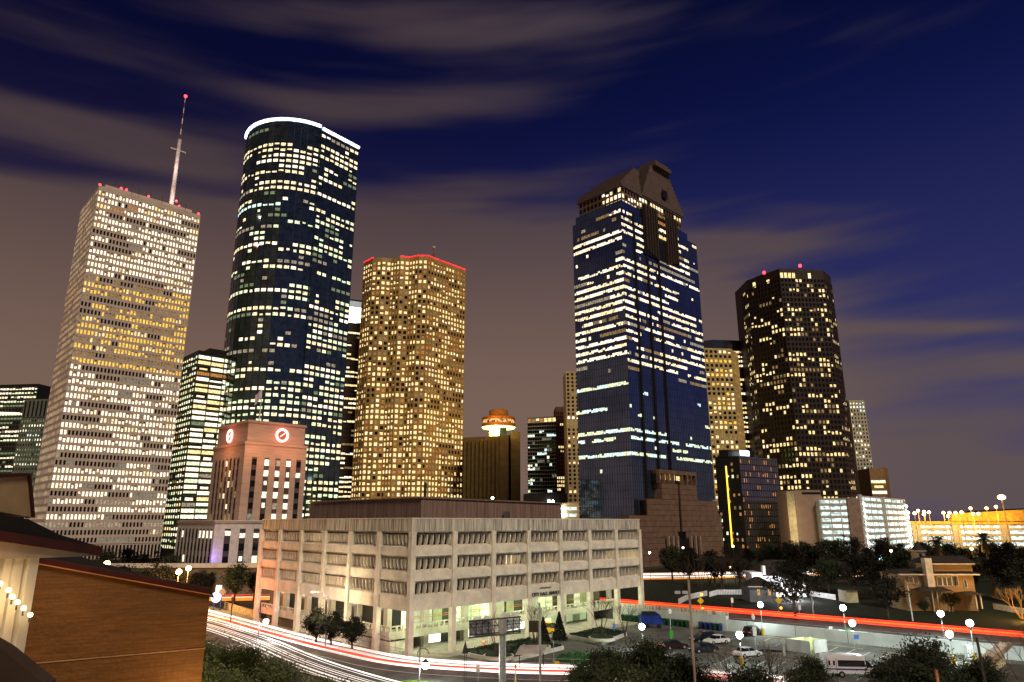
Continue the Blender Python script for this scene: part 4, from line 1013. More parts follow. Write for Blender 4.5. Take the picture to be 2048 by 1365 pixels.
trails(fpth, [(d, ZR+.7+rr.random()*1.2, .16, rr.choice((tw, tw2, tp))) for d in (-4,-3,-2,-1,0,1,2,3,4)]+[(d, ZR+.5, .16, to) for d in (-5, -4.5)], 'light_trails', 'pale headlight trails on the far street behind the park trees')
trails(s2_, [(2.0, .9, .09, tw2), (1.2, .8, .1, to), (-.2, .7, .12, to), (-1.4, .7, .14, to), (-2.5, .7, .12, to), (2.4, 1.4, .06, tr_), (-3.4, .6, .1, to), (0.6, .6, .1, to)], 'light_trails', 'orange light trails on the cross street behind the lit kiosk')

# ================================================================== TREES
def branchy(mb, p, d, L, r, depth, rr, tips, spread=.55, up=.12, n=5):
    q = p+d*L*.5+Vector((rr.uniform(-1,1), rr.uniform(-1,1), 0))*L*.05; e = p+d*L
    mb.tube([p, q, e], [r, r*.82, r*.62], n, cap=False)
    if depth == 0: tips.append(e); return
    if depth <= 2: tips.append(q)
    k = 3 if depth > 1 else 2+(rr.random() < .5)
    for i in range(k):
        a = Vector((rr.gauss(0, 1), rr.gauss(0, 1), rr.gauss(0, .6))); a -= d*a.dot(d)
        if a.length < .01: continue
        nd = (d+a.normalized()*rr.uniform(.6, 1.3)*spread+Vector((0,0,up))).normalized()
        branchy(mb, e if i else q.lerp(e, .7), nd, L*rr.uniform(.62, .86), r*.58, depth-1, rr, tips, spread, up, max(3, n-1))
def make_tree(seed, h, cr, nleaf, ls, m, label, group, depth=4, name='leafy_tree', clump=.75, cat='tree', low=.25):
    rr = random.Random(seed); r_ = root(name, (0,0,0), label, cat, group)
    tb = MB(); tips = []
    hh = h*low; top = Vector((rr.uniform(-.2,.2), rr.uniform(-.2,.2), hh))
    tb.tube([(0,0,-.3), (0,0,.3), top], [h*.035, h*.026, h*.02], 7, cap=False)
    for i in range(5):
        a = 2*math.pi*(i+rr.random()*.6)/5; d = Vector((math.cos(a)*.75, math.sin(a)*.75, rr.uniform(.6, 1.2))).normalized()
        branchy(tb, top, d, h*.2, h*.014, depth-2, rr, tips, .6, .1)
    branchy(tb, top, Vector((0,0,1)), h*.22, h*.016, depth-1, rr, tips, .6, .1)
    build(tb, 'trunk', bark, r_)
    cb = MB(); pts = []
    cz = h*(low+1)/2; rz = h*(1-low)/2
    for t in tips:
        v = Vector(((t.x)/cr, (t.y)/cr, (t.z-cz)/rz)); 
        if v.length > 1: t = Vector((t.x/v.length, t.y/v.length, cz+(t.z-cz)/v.length))
        pts.append(t)
    while len(pts) < 70:
        a = Vector((rr.gauss(0,1), rr.gauss(0,1), rr.gauss(0,1))).normalized()*rr.uniform(.45, 1)
        if a.z < -.75: continue
        k = 1+.16*math.sin(3*math.atan2(a.y, a.x)+seed)+.1*math.sin(5*a.z+seed*2)
        pts.append(Vector((a.x*cr*k, a.y*cr*k, cz+a.z*rz*k)))
    szs = [rr.uniform(.5, 1.25) for _ in pts]
    for i in range(nleaf):
        j = rr.randrange(len(pts)); c = pts[j]+Vector((rr.gauss(0,1), rr.gauss(0,1), rr.gauss(0,.7)))*clump*szs[j]*h/12
        if c.z < h*low*.6: c.z = h*low*.6+rr.random()*h*.1
        u = Vector((rr.gauss(0,1), rr.gauss(0,1), rr.gauss(0,1))).normalized(); v = u.orthogonal().normalized()
        s_ = ls*rr.uniform(.6, 1.3); cb.quad(c-u*s_, c-v*s_*.55, c+u*s_, c+v*s_*.55)
    build(cb, 'crown', m, r_); kids(r_); return r_
def make_bare(seed, h, label, group, m=bark, depth=5, name='bare_tree', stems=4, tw=.3):
    rr = random.Random(seed); r_ = root(name, (0,0,0), label, 'tree', group)
    tb = MB(); br = MB(); tips = []
    for i in range(stems):
        a = 2*math.pi*i/stems+rr.random(); d = Vector((math.cos(a)*tw, math.sin(a)*tw, 1)).normalized()
        tb.tube([(d.x*.1, d.y*.1, -.2), d*h*.25], [h*.018, h*.012], 5, cap=False)
        branchy(br, d*h*.25, d, h*.24, h*.011, depth-1, rr, tips, .42, .1, 4)
    build(tb, 'trunk', m, r_); build(br, 'branch', m, r_, kind='stuff'); kids(r_); return r_
first = {}
def plant(key, src, px, base_y, top_y, z=0., Y=None, label=None, group=None, h0=11.2, rot=None):
    p = gz(px, base_y, z) if Y is None else Vector((at(px, 1100, Y).x, Y, z))
    top = at(px, top_y, p.y).z; s = max(.15, (top-z)/h0); p.z = z
    rz = rnd.random()*6.28
    if key not in first: first[key] = 1; o = src; o.location = p; o.rotation_euler.z = rz; o.scale = (s, s, s)
    else: o = dup(src, p, rz, s=s)
    if label: o['label'] = label
    if group: o['group'] = group
    elif 'group' in o and label: del o['group']
    return o
gB = 'dark trees massed across the park'
oak = [make_tree(100+i, 12, 5.4, 2600, .30, leaf2 if i else leaf1, 'dark round-crowned tree in the mass between the park lawn and the lit garages', gB) for i in range(3)]
far_px = []
rr = random.Random(77)
for row, (Y0, Y1, n, yo) in enumerate(((300, 340, 17, 0), (262, 290, 17, 6), (214, 238, 13, 12))):
    for i in range(n):
        px = (1292 if row != 2 else 1400)+(2140-(1292 if row != 2 else 1400))*(i+rr.uniform(.1, .9))/n
        ty = 1098-24*min(1, max(0, (px-1380)/200))+rr.uniform(-9, 12)+yo
        if 1560 < px < 1640: ty += 4
        if px > 1800: ty += 6
        far_px.append((px, rr.uniform(Y0, Y1), ty))
for i, (px, Y, ty) in enumerate(far_px): plant('oak%d' % (i % 3), oak[i % 3], px, 0, ty, ZR, Y)
for i, (px, Y, ty) in enumerate([(1342, 236, 1086), (1376, 226, 1098), (1425, 218, 1100), (1650, 190, 1110), (1700, 185, 1100), (1745, 182, 1104), (1790, 190, 1098), (1925, 190, 1090), (2000, 182, 1095), (2045, 175, 1110)]): plant('oak%d' % (i % 3), oak[i % 3], px, 0, ty, ZR, Y)
# named park trees
plant('oak1', oak[1], 1592, 1240, 1098, ZR, label='big dark oak in front of the floodlit white house', h0=12)
plant('oak2', oak[2], 1778, 1243, 1144, ZR, label='olive oak between the cream shed and the lit wooden house')
plant('oak0', oak[0], 1905, 1228, 1180, ZR, label='small dark tree beside the porch of the lit wooden house')
plant('oak0', oak[0], 1850, 1232, 1196, ZR, label='low dark shrub tree before the ground floor of the wooden house')
bare = make_bare(5, 9, 'bare multi-stem tree', 'bare trees in the park'); 
bare2 = make_bare(9, 9, 'bare multi-stem tree', 'bare trees in the park', depth=5)
for i, (px, by, ty) in enumerate([(1402, 1185, 1105), (1445, 1182, 1110), (1478, 1184, 1112), (1372, 1182, 1120), (1420, 1170, 1118)]):
    plant('b%d' % (i % 2), (bare, bare2)[i % 2], px, by, ty, ZR, label='leafless tree at the dark edge of the park lawn near the far street', group='bare trees in the park', h0=8.5)
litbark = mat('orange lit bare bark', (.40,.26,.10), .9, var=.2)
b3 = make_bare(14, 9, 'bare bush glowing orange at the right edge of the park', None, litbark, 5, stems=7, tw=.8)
plant('b3', b3, 2045, 1240, 1170, ZR, label='bare bush glowing orange at the right edge of the park', h0=8)
q = gz(2048, 1242, ZR); plight('sodium_ground_light', (q.x-1.5, q.y-2.5, ZR+1.2), 1600, (1,.45,.08), .3)
# annex front bare trees
for i, (px, by, ty, lb) in enumerate([(995, 1318, 1228, 'leafless tree in the round planter behind the billboard post'), (1072, 1298, 1208, 'leafless tree in the round planter left of the yellow van'), (1203, 1282, 1192, 'leafless tree in the round planter near the right end of the concrete offices'), (1250, 1272, 1208, 'small leafless tree beside the last column of the concrete offices')]):
    src = (bare, bare2)[i % 2]; o = dup(src, gz(px, by, .5), i*2., lb, s=(at(px, ty, gz(px, by, .5).y).z-.5)/8.5); del o['group']
# trees on the left
for i, (px, by, ty, lb) in enumerate([(468, 1212, 1122, 'dark tree with orange lit lower leaves left of the concrete offices'), (395, 1205, 1140, 'small tree lit yellow by the twin sodium lamps'), (506, 1207, 1135, 'dark tree against the left corner of the concrete offices')]):
    plant('oak%d' % (i % 3), oak[i % 3], px, by, ty, 0, label=lb)
for i, (px, Y, ty) in enumerate([(215, 250, 1094), (262, 260, 1090), (300, 245, 1100), (345, 240, 1104), (250, 180, 1122), (330, 175, 1120), (290, 172, 1130), (370, 178, 1132), (420, 205, 1140)]):
    plant('oak%d' % (i % 3), oak[i % 3], px, 0, ty, 0, Y, label='dark tree on the slope between the theatre roof and the pale stone tower', group='trees behind the theatre roof')
# planter trees by the offices
oak_s = make_tree(131, 12, 8.2, 7500, .27, leaf3, 'round black-green tree', None, low=.12)
plant('oaks', oak_s, 632, 1283, 1205, 1.0, label='dark round tree behind the white planter wall, left one of two')
plant('oaks', oak_s, 662, 1288, 1210, 1.0, label='dark round tree in the middle of the white planter, between the other two')
plant('oaks', oak_s, 704, 1296, 1222, 1.0, label='dark round tree behind the white planter wall, nearer the corner column')
cone = root('conical_evergreen', (0,0,0), 'dark conical evergreen left of the path by the yellow van', 'bush')
rr = random.Random(2); cb = MB()
for i in range(1500):
    z = rr.random()**1.3; a = rr.random()*6.28; r = (1-z)*1.25*rr.uniform(.6, 1)+.05; c = Vector((r*math.cos(a), r*math.sin(a), z*4)); u = Vector((rr.gauss(0,1), rr.gauss(0,1), rr.gauss(0,1))).normalized(); v = u.orthogonal()
    cb.quad(c-u*.16, c-v*.1, c+u*.16, c+v*.1)
build(cb, 'crown', leaf3, cone); tb = MB(); tb.tube([(0,0,-.2), (0,0,3)], [.12, .04], 5); build(tb, 'trunk', bark, cone); kids(cone)
cone.location = gz(1087, 1284, .2); dup(cone, gz(1119, 1279, .2), 1, 'dark conical evergreen right of the path by the yellow van', s=1.15)
# palms
def palm(px, Y, ty, label):
    x = at(px, 1100, Y).x; top = at(px, ty, Y).z; r_ = root('palm_tree', (x, Y, ZR), label, 'palm tree'); rr = random.Random(int(px)); h = top-ZR-2.5
    b = MB(); b.tube([(x, Y, ZR-.2), (x+.3, Y, ZR+h*.5), (x-.2, Y, ZR+h)], [.4, .3, .26], 7); build(b, 'trunk', mat('palm bark', (.16,.10,.045), .9), r_)
    sk = MB()
    for i in range(90):
        a = rr.random()*6.28; c = Vector((x-.2, Y, ZR+h-.3)); e = c+Vector((math.cos(a)*.9, math.sin(a)*.9, -rr.uniform(1.5, 3.6))); s_ = Vector((-math.sin(a), math.cos(a), 0))*.12; sk.quad(c-s_, e-s_, e+s_, c+s_)
    build(sk, 'dead_frond_skirt', mat('dry palm skirt', (.12,.075,.025), .9), r_)
    for k in range(26):
        a = k*2.4; el = rr.uniform(-.6, 1.1); m = MB(); c = Vector((x-.2, Y, ZR+h)); d = Vector((math.cos(a)*math.cos(el), math.sin(a)*math.cos(el), math.sin(el)))
        pts = [c+d*t-Vector((0,0,1))*t*t*.16 for t in (0, .8, 1.5, 2.2, 2.8)]; side = Vector((-math.sin(a), math.cos(a), 0))
        for j in range(1, 5):
            for q_ in range(4):
                p0 = pts[j-1].lerp(pts[j], q_/4)
                for sg in (-1, 1): m.quad(p0, p0+side*sg*.75*(1-.12*j)+d*.35-Vector((0,0,.25)), p0+side*sg*.7*(1-.12*j)+d*.5-Vector((0,0,.3)), p0+d*.1)
        build(m, 'frond', leaf1, r_)
palm(1878, 190, 1062, 'palm tree behind the roof of the lit wooden house'); palm(1972, 186, 1056, 'taller leaning palm tree right of the lit wooden house')
# near trees across the bottom
nl = mat('near olive leaves', (.075,.085,.028), .6, var=.4, scale=.8)
near = make_tree(151, 12, 7.6, 17000, .15, nl, 'leafy olive tree', None, depth=5, low=.15)
neard = make_tree(152, 12, 8.0, 17000, .16, leaf1, 'leafy dark tree', None, depth=5, low=.15)
rr = random.Random(9)
for i, (px, Y, ty, lb) in enumerate([(430, 82, 1248, 'olive tree tight against the brown theatre wall'), (505, 80, 1262, 'broad olive tree in front of the white light trails'), (575, 78, 1284, 'olive tree right of the broad olive tree beside the trails'), (455, 70, 1290, 'low dark olive tree at the foot of the theatre wall'), (655, 68, 1322, 'small leafy tree at the bottom edge left of the grass')]):
    plant('near', near, px, 0, ty, 0, Y, label=lb)
for i, (px, Y, ty) in enumerate([(1190, 84, 1285), (1250, 80, 1268), (1318, 78, 1278), (1385, 74, 1296), (1150, 74, 1322), (1290, 64, 1310), (1460, 70, 1318), (1225, 66, 1318), (1520, 66, 1336), (1615, 66, 1338)]):
    plant('neard', neard, px, 0, ty, 0, Y, label=('broad dark tree standing right of the bus shelter', 'dark tree hiding the foot of the bright lamp nearest the offices', 'tallest dark tree directly left of the tall tan pole', 'dark tree directly behind the tall tan pole', 'low dark tree at the bottom edge below the bus shelter', 'low dark tree at the bottom edge left of the tan pole', 'small dark tree below the pale silver sedan', 'lowest dark tree crown below the broad one by the shelter', 'small dark crown at the bottom edge below the yellow parking lines', 'small dark crown at the bottom edge beside the minibus')[i], group='dark trees in front of the car park')
for i, (px, Y, ty, lb) in enumerate([(1822, 78, 1262, 'large dark tree hiding the tail of the white minibus'), (1902, 80, 1300, 'dark tree to the right, merging with the large one by the minibus'), (1770, 70, 1312, 'low dark tree beneath the large one by the minibus'), (1588, 84, 1308, 'small dark tree in front of the white enclosure in the car park')]):
    plant('neard', neard, px-(26 if px == 1822 else 0), 0, ty, 0, Y, label=lb)
bn = make_bare(33, 9, 'bare twiggy tree', None, mat('pale twigs', (.12,.10,.07), .9), 6, stems=5, tw=.5)
plant('bn', bn, 1480, 0, 1296, 0, 74, label='thin bare tree at the near edge of the car park below the bright lamp', h0=8.5)
o = dup(bn, (at(2020, 1100, 88).x, 88, 0), 2, 'tall bare tree overlapping the canopy at the bottom right', s=(at(2020, 1262, 88).z)/8.5)
# shrubs and green glow
sh = MB(); rr = random.Random(6)
for (px, py, w_, h_) in [(1150, 1322, 6, 1.6), (1185, 1330, 6, 1.8), (1215, 1318, 4, 1.4)]:
    c0 = gz(px, py)
    for i in range(900):
        a = rr.random()*6.28; t = math.sqrt(rr.random()); c = c0+Vector((math.cos(a)*t*w_/2, math.sin(a)*t*1.6, rr.random()*h_*(1-t*.6))); u = Vector((rr.gauss(0,1), rr.gauss(0,1), rr.gauss(0,1))).normalized(); v = u.orthogonal(); sh.quad(c-u*.14, c-v*.09, c+u*.14, c+v*.09)
o = build(sh, 'undergrowth', mat('lit green shrub leaves', (.03,.13,.03), .8, var=.5), kind='stuff'); o['label'] = 'green lit low shrubs between the planters and the dark trees'; o['category'] = 'shrubs'
q = gz(1200, 1318); plight('green_garden_light', (q.x, q.y, 2.2), 260, (.25,1,.35), .2)

# ================================================================== PLANTERS
def bed(pts, label, rounds, hz_=.55):
    P_ = [gz(x, y) for x, y in pts]; c = sum(P_, Vector((0,0,0)))/len(P_); r_ = root('planter_bed', (c.x, c.y, 0), label, 'planter')
    k = len(P_)
    for i in range(k):
        a, b_ = P_[i], P_[(i+1) % k]; d = (b_-a); L = d.length; d.normalize(); n = Vector((d.y, -d.x, 0))
        if n.dot((a+b_)/2-c) < 0: n = -n
        m = MB(); m.par(a, d*L, -n*.3, (0,0,.6 if i % 2 else .62)); build(m, 'kerb_wall', mat('pale planter concrete', (.62,.57,.52), .8, var=.15), r_)
    inn = [p.lerp(c, .05) for p in P_]; m = MB(); m.prism([(p.x, p.y) for p in inn], .02, .72); rr = random.Random(1)
    for i in range(1400):
        t = rr.random(); s_ = rr.random(); a, b_ = inn[rr.randrange(k)], inn[rr.randrange(k)]; q = a.lerp(b_, t).lerp(c, s_*.5); u = Vector((rr.gauss(0,1), rr.gauss(0,1), rr.gauss(0,1))).normalized(); v = u.orthogonal(); z = Vector((q.x, q.y, .72+rr.random()*.15)); m.quad(z-u*.14, z-v*.1, z+u*.14, z+v*.1)
    build(m, 'hedge', hedge_m, r_, kind='stuff')
    for (px, py) in rounds:
        q = gz(px, py, .5); m = MB(); m.lathe(q.x, q.y, [(2.35, .6), (2.35, 1.05), (2.1, 1.05), (2.1, .8)], 24); build(m, 'round_planter', terr, r_)
        m = MB(); m.lathe(q.x, q.y, [(2.1, .7), (2.0, 1.15), (1.2, 1.3), (.01, 1.3)], 18); build(m, 'planter_fill', hedge_m, r_)
bed([(921, 1311), (1005, 1330), (1128, 1300), (1062, 1284), (1000, 1293)], 'pointed planter bed with two round tree planters left of the path', [(997, 1318), (1073, 1299)])
bed([(1136, 1277), (1206, 1291), (1254, 1272), (1200, 1262)], 'pointed planter bed with one round tree planter right of the path', [(1204, 1281)])
# white planter wall by the street
A, B_ = gz(588, 1262), gz(779, 1308); m = root('planter_wall', A, 'long white planter wall between the street and the left face of the offices', 'wall')
b = MB(); b.par(A, B_-A, Vector((.35,.25,0)), (0,0,1.7)); build(b, 'front_wall', conc, m); b = MB(); b.par(B_+Vector((0,.01,0)), Vector((2.2,3.2,0)), Vector((-.3,.2,0)), (0,0,1.65)); build(b, 'end_wall', conc, m)
b = MB(); b.prism([(A.x+.4, A.y+.3), (B_.x+.2, B_.y+.4), (B_.x+2, B_.y+3.2), (A.x+5, A.y+3.6)], .1, 1.35); build(b, 'soil', soil, m)
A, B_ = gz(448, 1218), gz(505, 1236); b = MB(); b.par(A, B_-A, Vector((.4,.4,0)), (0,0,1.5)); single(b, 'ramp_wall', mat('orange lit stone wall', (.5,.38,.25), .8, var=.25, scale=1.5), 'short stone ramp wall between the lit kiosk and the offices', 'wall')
# railing along the pavement
rl = root('railing', gz(640, 1290), 'thin metal railing along the pavement in front of the offices', 'railing')
pth = offs(cs, hw+.8); seg = [Vector((*p, .13)) for p in pth if -40 < p[0] < 22 and p[1] < 131]
b = MB(); b.tube([p+Vector((0,0,1.0)) for p in seg], .035, 4); build(b, 'top_rail', steel, rl); b = MB(); b.tube([p+Vector((0,0,.5)) for p in seg], .02, 4); build(b, 'mid_rail', steel, rl)
for i in range(0, len(seg)): m = MB(); m.tube([seg[i], seg[i]+Vector((0,0,1))], .035, 4); build(m, 'post', steel, rl)
# open steel gate frame by the corner
q = gz(746, 1300); q2 = gz(790, 1322); fr = root('gate_frame', q, 'thin steel gate frame by the corner column', 'gate')
for p in (q, q2, q.lerp(q2, .5)): m = MB(); m.tube([p, p+Vector((0,0,2.8))], .045, 5); build(m, 'post', steel, fr)
m = MB(); m.tube([q+Vector((0,0,2.8)), q2+Vector((0,0,2.8))], .05, 5); build(m, 'top_bar', steel, fr)

# ================================================================== LAMPS
def lot_lamp(px, py, bx, by, z=0., label='', col_=(.80,1,.95), e=3100, yellow=True, extra=None, r=.5):
    p = gz(bx, by, z); h = at(px, py, p.y).z; r_ = root('lamp_post', p, label, 'lamp post', 'bright lamps around the car park')
    m = MB(); m.tube([p, Vector((p.x, p.y, h))], [.10, .07], 8); build(m, 'pole', steel, r_)
    if yellow: m = MB(); m.tube([p, p+Vector((0,0,1.3))], .28, 10); build(m, 'bollard_base', yelpaint, r_)
    m = MB(); m.lathe(p.x, p.y, [(.1, h-.9), (.2, h-.75), (.2, h-.45)], 10); build(m, 'lantern_housing', dsteel, r_)
    m = MB(); m.ball((p.x, p.y, h+.1), r, 12); build(m, 'lamp_globe', bulb_w if col_[2] > .5 else bulb_o, r_)
    plight('lamp_light', (p.x, p.y, h-.6), e, col_, .35, r_)
    if extra: m = MB(); m.box(p.x+.25, p.y-.3, extra[1], .75, .08, extra[2]); build(m, 'sign_plate', extra[0], r_)
grn = mat('green sign', (.03,.40,.03), .6); blu = mat('blue sign', (.10,.20,.65), .6); wsg = mat('white sign', (.8,.8,.8), .6)
lot_lamp(1285, 1255, 1286, 1302, label='bright white lamp beside the last column of the offices')
lot_lamp(1480, 1272, 1484, 1334, label='bright white lamp above the parked pale sedan')
lot_lamp(1521, 1211, 1526, 1272, label='bright white lamp by the wall beside the dark hatchback')
lot_lamp(1690, 1217, 1694, 1286, label='bright white lamp with a green plate in front of the cream shed', extra=(grn, 1.4, .9))
lot_lamp(1708, 1248, 1712, 1311, label='bright white lamp with a blue plate above the white minibus', extra=(blu, 2.4, .7), yellow=False)
lot_lamp(1887, 1229, 1892, 1300, label='bright white lamp in front of the wooden house porch')
lot_lamp(1943, 1248, 1952, 1326, label='bright white lamp above the two white cabinets')
lot_lamp(1904, 1270, 1908, 1330, label='bright white lamp rising behind the large dark tree')
def unlit(px, py, bx, by, label, z=0., plate=None):
    p = gz(bx, by, z); h = at(px, py, p.y).z; r_ = root('lamp_post', p, label, 'lamp post')
    m = MB(); m.tube([p, Vector((p.x, p.y, h-.3))], [.09, .06], 6); build(m, 'pole', steel, r_)
    m = MB(); m.lathe(p.x, p.y, [(.08, h-.45), (.22, h-.3)], 8); build(m, 'collar', dsteel, r_)
    m = MB(); m.lathe(p.x, p.y, [(.2, h-.3), (.32, h+.1), (.22, h+.5), (.03, h+.65)], 10); build(m, 'lantern', mat('unlit white globe', (.8,.8,.78), .4), r_)
    if plate: m = MB(); m.box(p.x, p.y-.2, plate[1], .6, .08, plate[2]); build(m, 'sign_plate', plate[0], r_)
unlit(1340, 1225, 1343, 1282, 'unlit lantern post with a green plate near the row of bins', plate=(grn, .5, 1.2))
unlit(1507, 1236, 1512, 1306, 'unlit lantern post with a white plate beside the pale sedan', plate=(wsg, 2.6, 1.4))
# cobra-head street lamps
def cobra(px, py, bx, by, hx, label, col_=None, e=0, z=0., hd=1.9):
    p = gz(bx, by, z); h = at(px, py, p.y).z; hxp = at(hx, py, p.y).x; r_ = root('street_lamp', p, label, 'street lamp')
    m = MB(); m.tube([p, Vector((p.x, p.y, h-.6))], [.13, .07], 8); build(m, 'pole', steel, r_)
    m = MB(); m.tube([Vector((p.x, p.y, h-1.4)), Vector((p.x+(hxp-p.x)*.4, p.y, h-.25)), Vector((hxp, p.y, h))], .05, 6); build(m, 'arm', steel, r_)
    m = MB(); m.box(hxp, p.y, h-.08, .75, .3, .18); build(m, 'lamp_head', steel, r_)
    m = MB(); m.box(p.x, p.y-.18, p.z+2.6, .3, .25, .9); build(m, 'control_box', steel, r_)
    if e: 
        m = MB(); m.box(hxp, p.y, h-.16, .5, .22, .07); build(m, 'lens', bulb_y, r_)
        plight('lamp_light', (hxp, p.y, h-.4), e, col_, .25, r_)
cobra(655, 1183, 650, 1302, 626, 'cobra-head street lamp in front of the left face of the offices', (1,.74,.45), 4200)
cobra(1620, 1147, 1628, 1238, 1608, 'cobra-head street lamp between the big oak and the white fence', (.85,1,.9), 0, ZR)
p_ = gz(1826, 1244, ZR); h_ = at(1814, 1168, p_.y).z; sr = root('street_lamp', p_, 'slim white street pole with a small round head in front of the olive oak', 'street lamp')
m = MB(); m.tube([p_, (p_.x-.1, p_.y, h_)], [.14, .10], 8); build(m, 'pole', mat('cool white pole', (.75,.8,.8), .5), sr); m = MB(); m.ball((p_.x-.2, p_.y, h_), .3, 10); build(m, 'lamp_head', steel, sr)
# sodium twin lamps on the left, theatre roof lamp
for px, py, by, lb, Y in ((358, 1144, 0, 'sodium street lamp, left one of the bright pair above the theatre roof', 165), (377, 1137, 0, 'sodium street lamp, right one of the bright pair above the theatre roof', 172), (214, 1128, 0, 'single sodium lamp above the dark theatre roof', 150)):
    q = at(px, py, Y); r_ = root('street_lamp', (q.x, Y, 0), lb, 'street lamp'); m = MB(); m.tube([(q.x, Y, 0), (q.x, Y, q.z-.5)], [.16, .1], 6); build(m, 'pole', dsteel, r_)
    m = MB(); m.ball(q, .62, 12); build(m, 'lamp_globe', bulb_o, r_); plight('lamp_light', (q.x, Y-1.2, q.z-.9), 9000, (1,.56,.16), .4, r_)
# shepherd's crook lamps on the pavement
for (bx, by, ty, hx, hy, lb) in ((515, 1290, 1204, 532, 1243, 'black crook lamp with a blazing white head near the ramp wall'), (838, 1372, 1278, 851, 1331, 'black crook lamp with a blazing white head near the corner column')):
    p = gz(bx, by); k = p.y; r_ = root('crook_lamp', p, lb, 'street lamp')
    m = MB(); m.tube([p, Vector((p.x, k, at(bx, ty, k).z))], [.09, .05], 7); build(m, 'pole', dsteel, r_)
    c = at((bx+hx)/2+2, hy-22, k); rx = .75; pts = [Vector((p.x, k, c.z-1.0))]+[Vector((c.x+rx*math.cos(a), k, c.z+rx*math.sin(a))) for a in [math.pi*(1-i/8) for i in range(9)]]
    m = MB(); m.tube(pts, .045, 5); build(m, 'crook', dsteel, r_)
    h = at(hx, hy, k); m = MB(); m.lathe(h.x, k, [(.12, h.z+.75), (.4, h.z+.45), (.38, h.z+.35)], 12); build(m, 'shade', dsteel, r_); m = MB(); m.ball(h, .46, 12); build(m, 'lamp_globe', bulb_w, r_)
    plight('lamp_light', (h.x, k-.3, h.z-.6), 2600, (1,.95,.88), .35, r_)
for (x, y, e) in ((-31, 56, 7000), (-14, 55, 5000), (8, 60, 900), (34, 56, 900)):  # added lamps out of view, put in to brighten the near trees and grass
    r_ = root('street_lamp', (x, y, 0), 'added unseen lamp near the camera that brightens the foreground trees', 'street lamp', 'added unseen near lamps'); m = MB(); m.tube([(x, y, 0), (x, y, 7.6)], .1, 6); build(m, 'pole', dsteel, r_)
    m = MB(); m.ball((x, y, 7.8), .28, 10); build(m, 'lamp_globe', bulb_y, r_); plight('lamp_light', (x, y, 7.3), e, (1,.86,.5), .3, r_)
# red light from the signal at the left corner of the offices
q = an(-6, LV-2, 9); sg = root('traffic_signal', (q.x, q.y, 0), 'traffic signal with a red lamp beside the far left column of the offices', 'traffic signal')
m = MB(); m.tube([(q.x, q.y, 0), (q.x, q.y, 6.2)], .12, 6); build(m, 'pole', dsteel, sg); m = MB(); m.box(q.x, q.y, 4.9, .4, .35, 1.2); build(m, 'housing', dsteel, sg)
m = MB(); m.ball((q.x, q.y-.25, 5.8), .16, 8); build(m, 'red_lamp', bulb_r, sg); plight('signal_light', (q.x+.3, q.y-.8, 6.8), 2600, (1,.14,.07), .4, sg)

# ================================================================== SIGNS AND POLES
# lit kiosk
p = gz(433, 1222); k = root('street_kiosk', p, 'blue rimmed street kiosk with a round glowing top', 'kiosk'); Y = p.y
def zx(px, py): q = at(px, py, Y); return q.x, q.z
x0, z0 = zx(427, 1222); x1, _ = zx(440, 1222)
for x in (x0, x1): m = MB(); m.box(x, Y, 0, .22, .25, zx(433, 1190)[1]); build(m, 'post', mat('deep blue paint', (.03,.05,.25), .5), k)
m = MB(); m.par(Vector((x0, Y-.1, zx(433, 1226)[1]*0+1.6)), Vector((x1-x0, 0, 0)), Vector((0,.2,0)), (0,0,2.6)); build(m, 'dark_panel', K['D'], k)
m = MB(); m.par(Vector((x0+.1, Y-.1, 4.3)), Vector((x1-x0-.2, 0, 0)), Vector((0,.2,0)), (0,0,1.5)); build(m, 'lit_panel', mat('white lit panel', (1,1,1), .5, em=(.95,.97,1), es=.8), k)
xc, zc = zx(433, 1195); ring = [Vector((xc+1.05*math.cos(a), Y-.15, zc+1.05*math.sin(a))) for a in [2*math.pi*i/20 for i in range(21)]]
m = MB(); m.tube(ring, .2, 6, cap=False); build(m, 'glowing_ring', mat('blue white ring', (1,1,1), .5, em=(.12,.25,1), es=2.2), k); m = MB(); m.extr(ring[:-1], Vector((0,.25,0))); build(m, 'glowing_disc', mat('pale disc glow', (.8,.85,1), .5, em=(.5,.62,1), es=.55), k)
def sign(px, py, bx, by, shape, m_, label, z=0., s=.6, name='road_sign', cat='road sign', txt=None):
    p = gz(bx, by, z); h = at(px, py, p.y).z; r_ = root(name, p, label, cat)
    m = MB(); m.tube([p, Vector((p.x, p.y, h+s*.3))], .04, 5); build(m, 'post', steel, r_)
    m = MB(); c = Vector((at(px, py, p.y).x, p.y-.1, h))
    pts = [(-s,0),(0,-s),(s,0),(0,s)] if shape == 'd' else [(-s*.5,-s),(s*.5,-s),(s*.5,s),(-s*.5,s)]
    m.extr([c+Vector((a, 0, b_)) for a, b_ in pts], Vector((0,.05,0))); build(m, 'plate', m_, r_); return r_, c
ysg = mat('yellow sign', (.75,.50,.02), .6); amb = mat('amber flasher', (1,.6,.05), .5, em=(1,.55,.02), es=2.5)
for px, py, by, lb in ((1401, 1202, 1224, 'yellow diamond crossing sign with two amber flashers near the white fence'), (1557, 1201, 1230, 'yellow diamond crossing sign with two amber flashers near the big oak')):
    r_, c = sign(px, py, px+1, by, 'd', ysg, lb, ZR, .75)
    for dz in (1.3, -1.5): m = MB(); m.ball(c+Vector((.3, -.1, dz)), .28, 8); build(m, 'flasher', amb, r_)
sign(445, 1184, 447, 1230, 'd', mat('pale diamond sign', (.30,.24,.22), .8), 'pale diamond road sign behind the glowing kiosk', 0, .95)
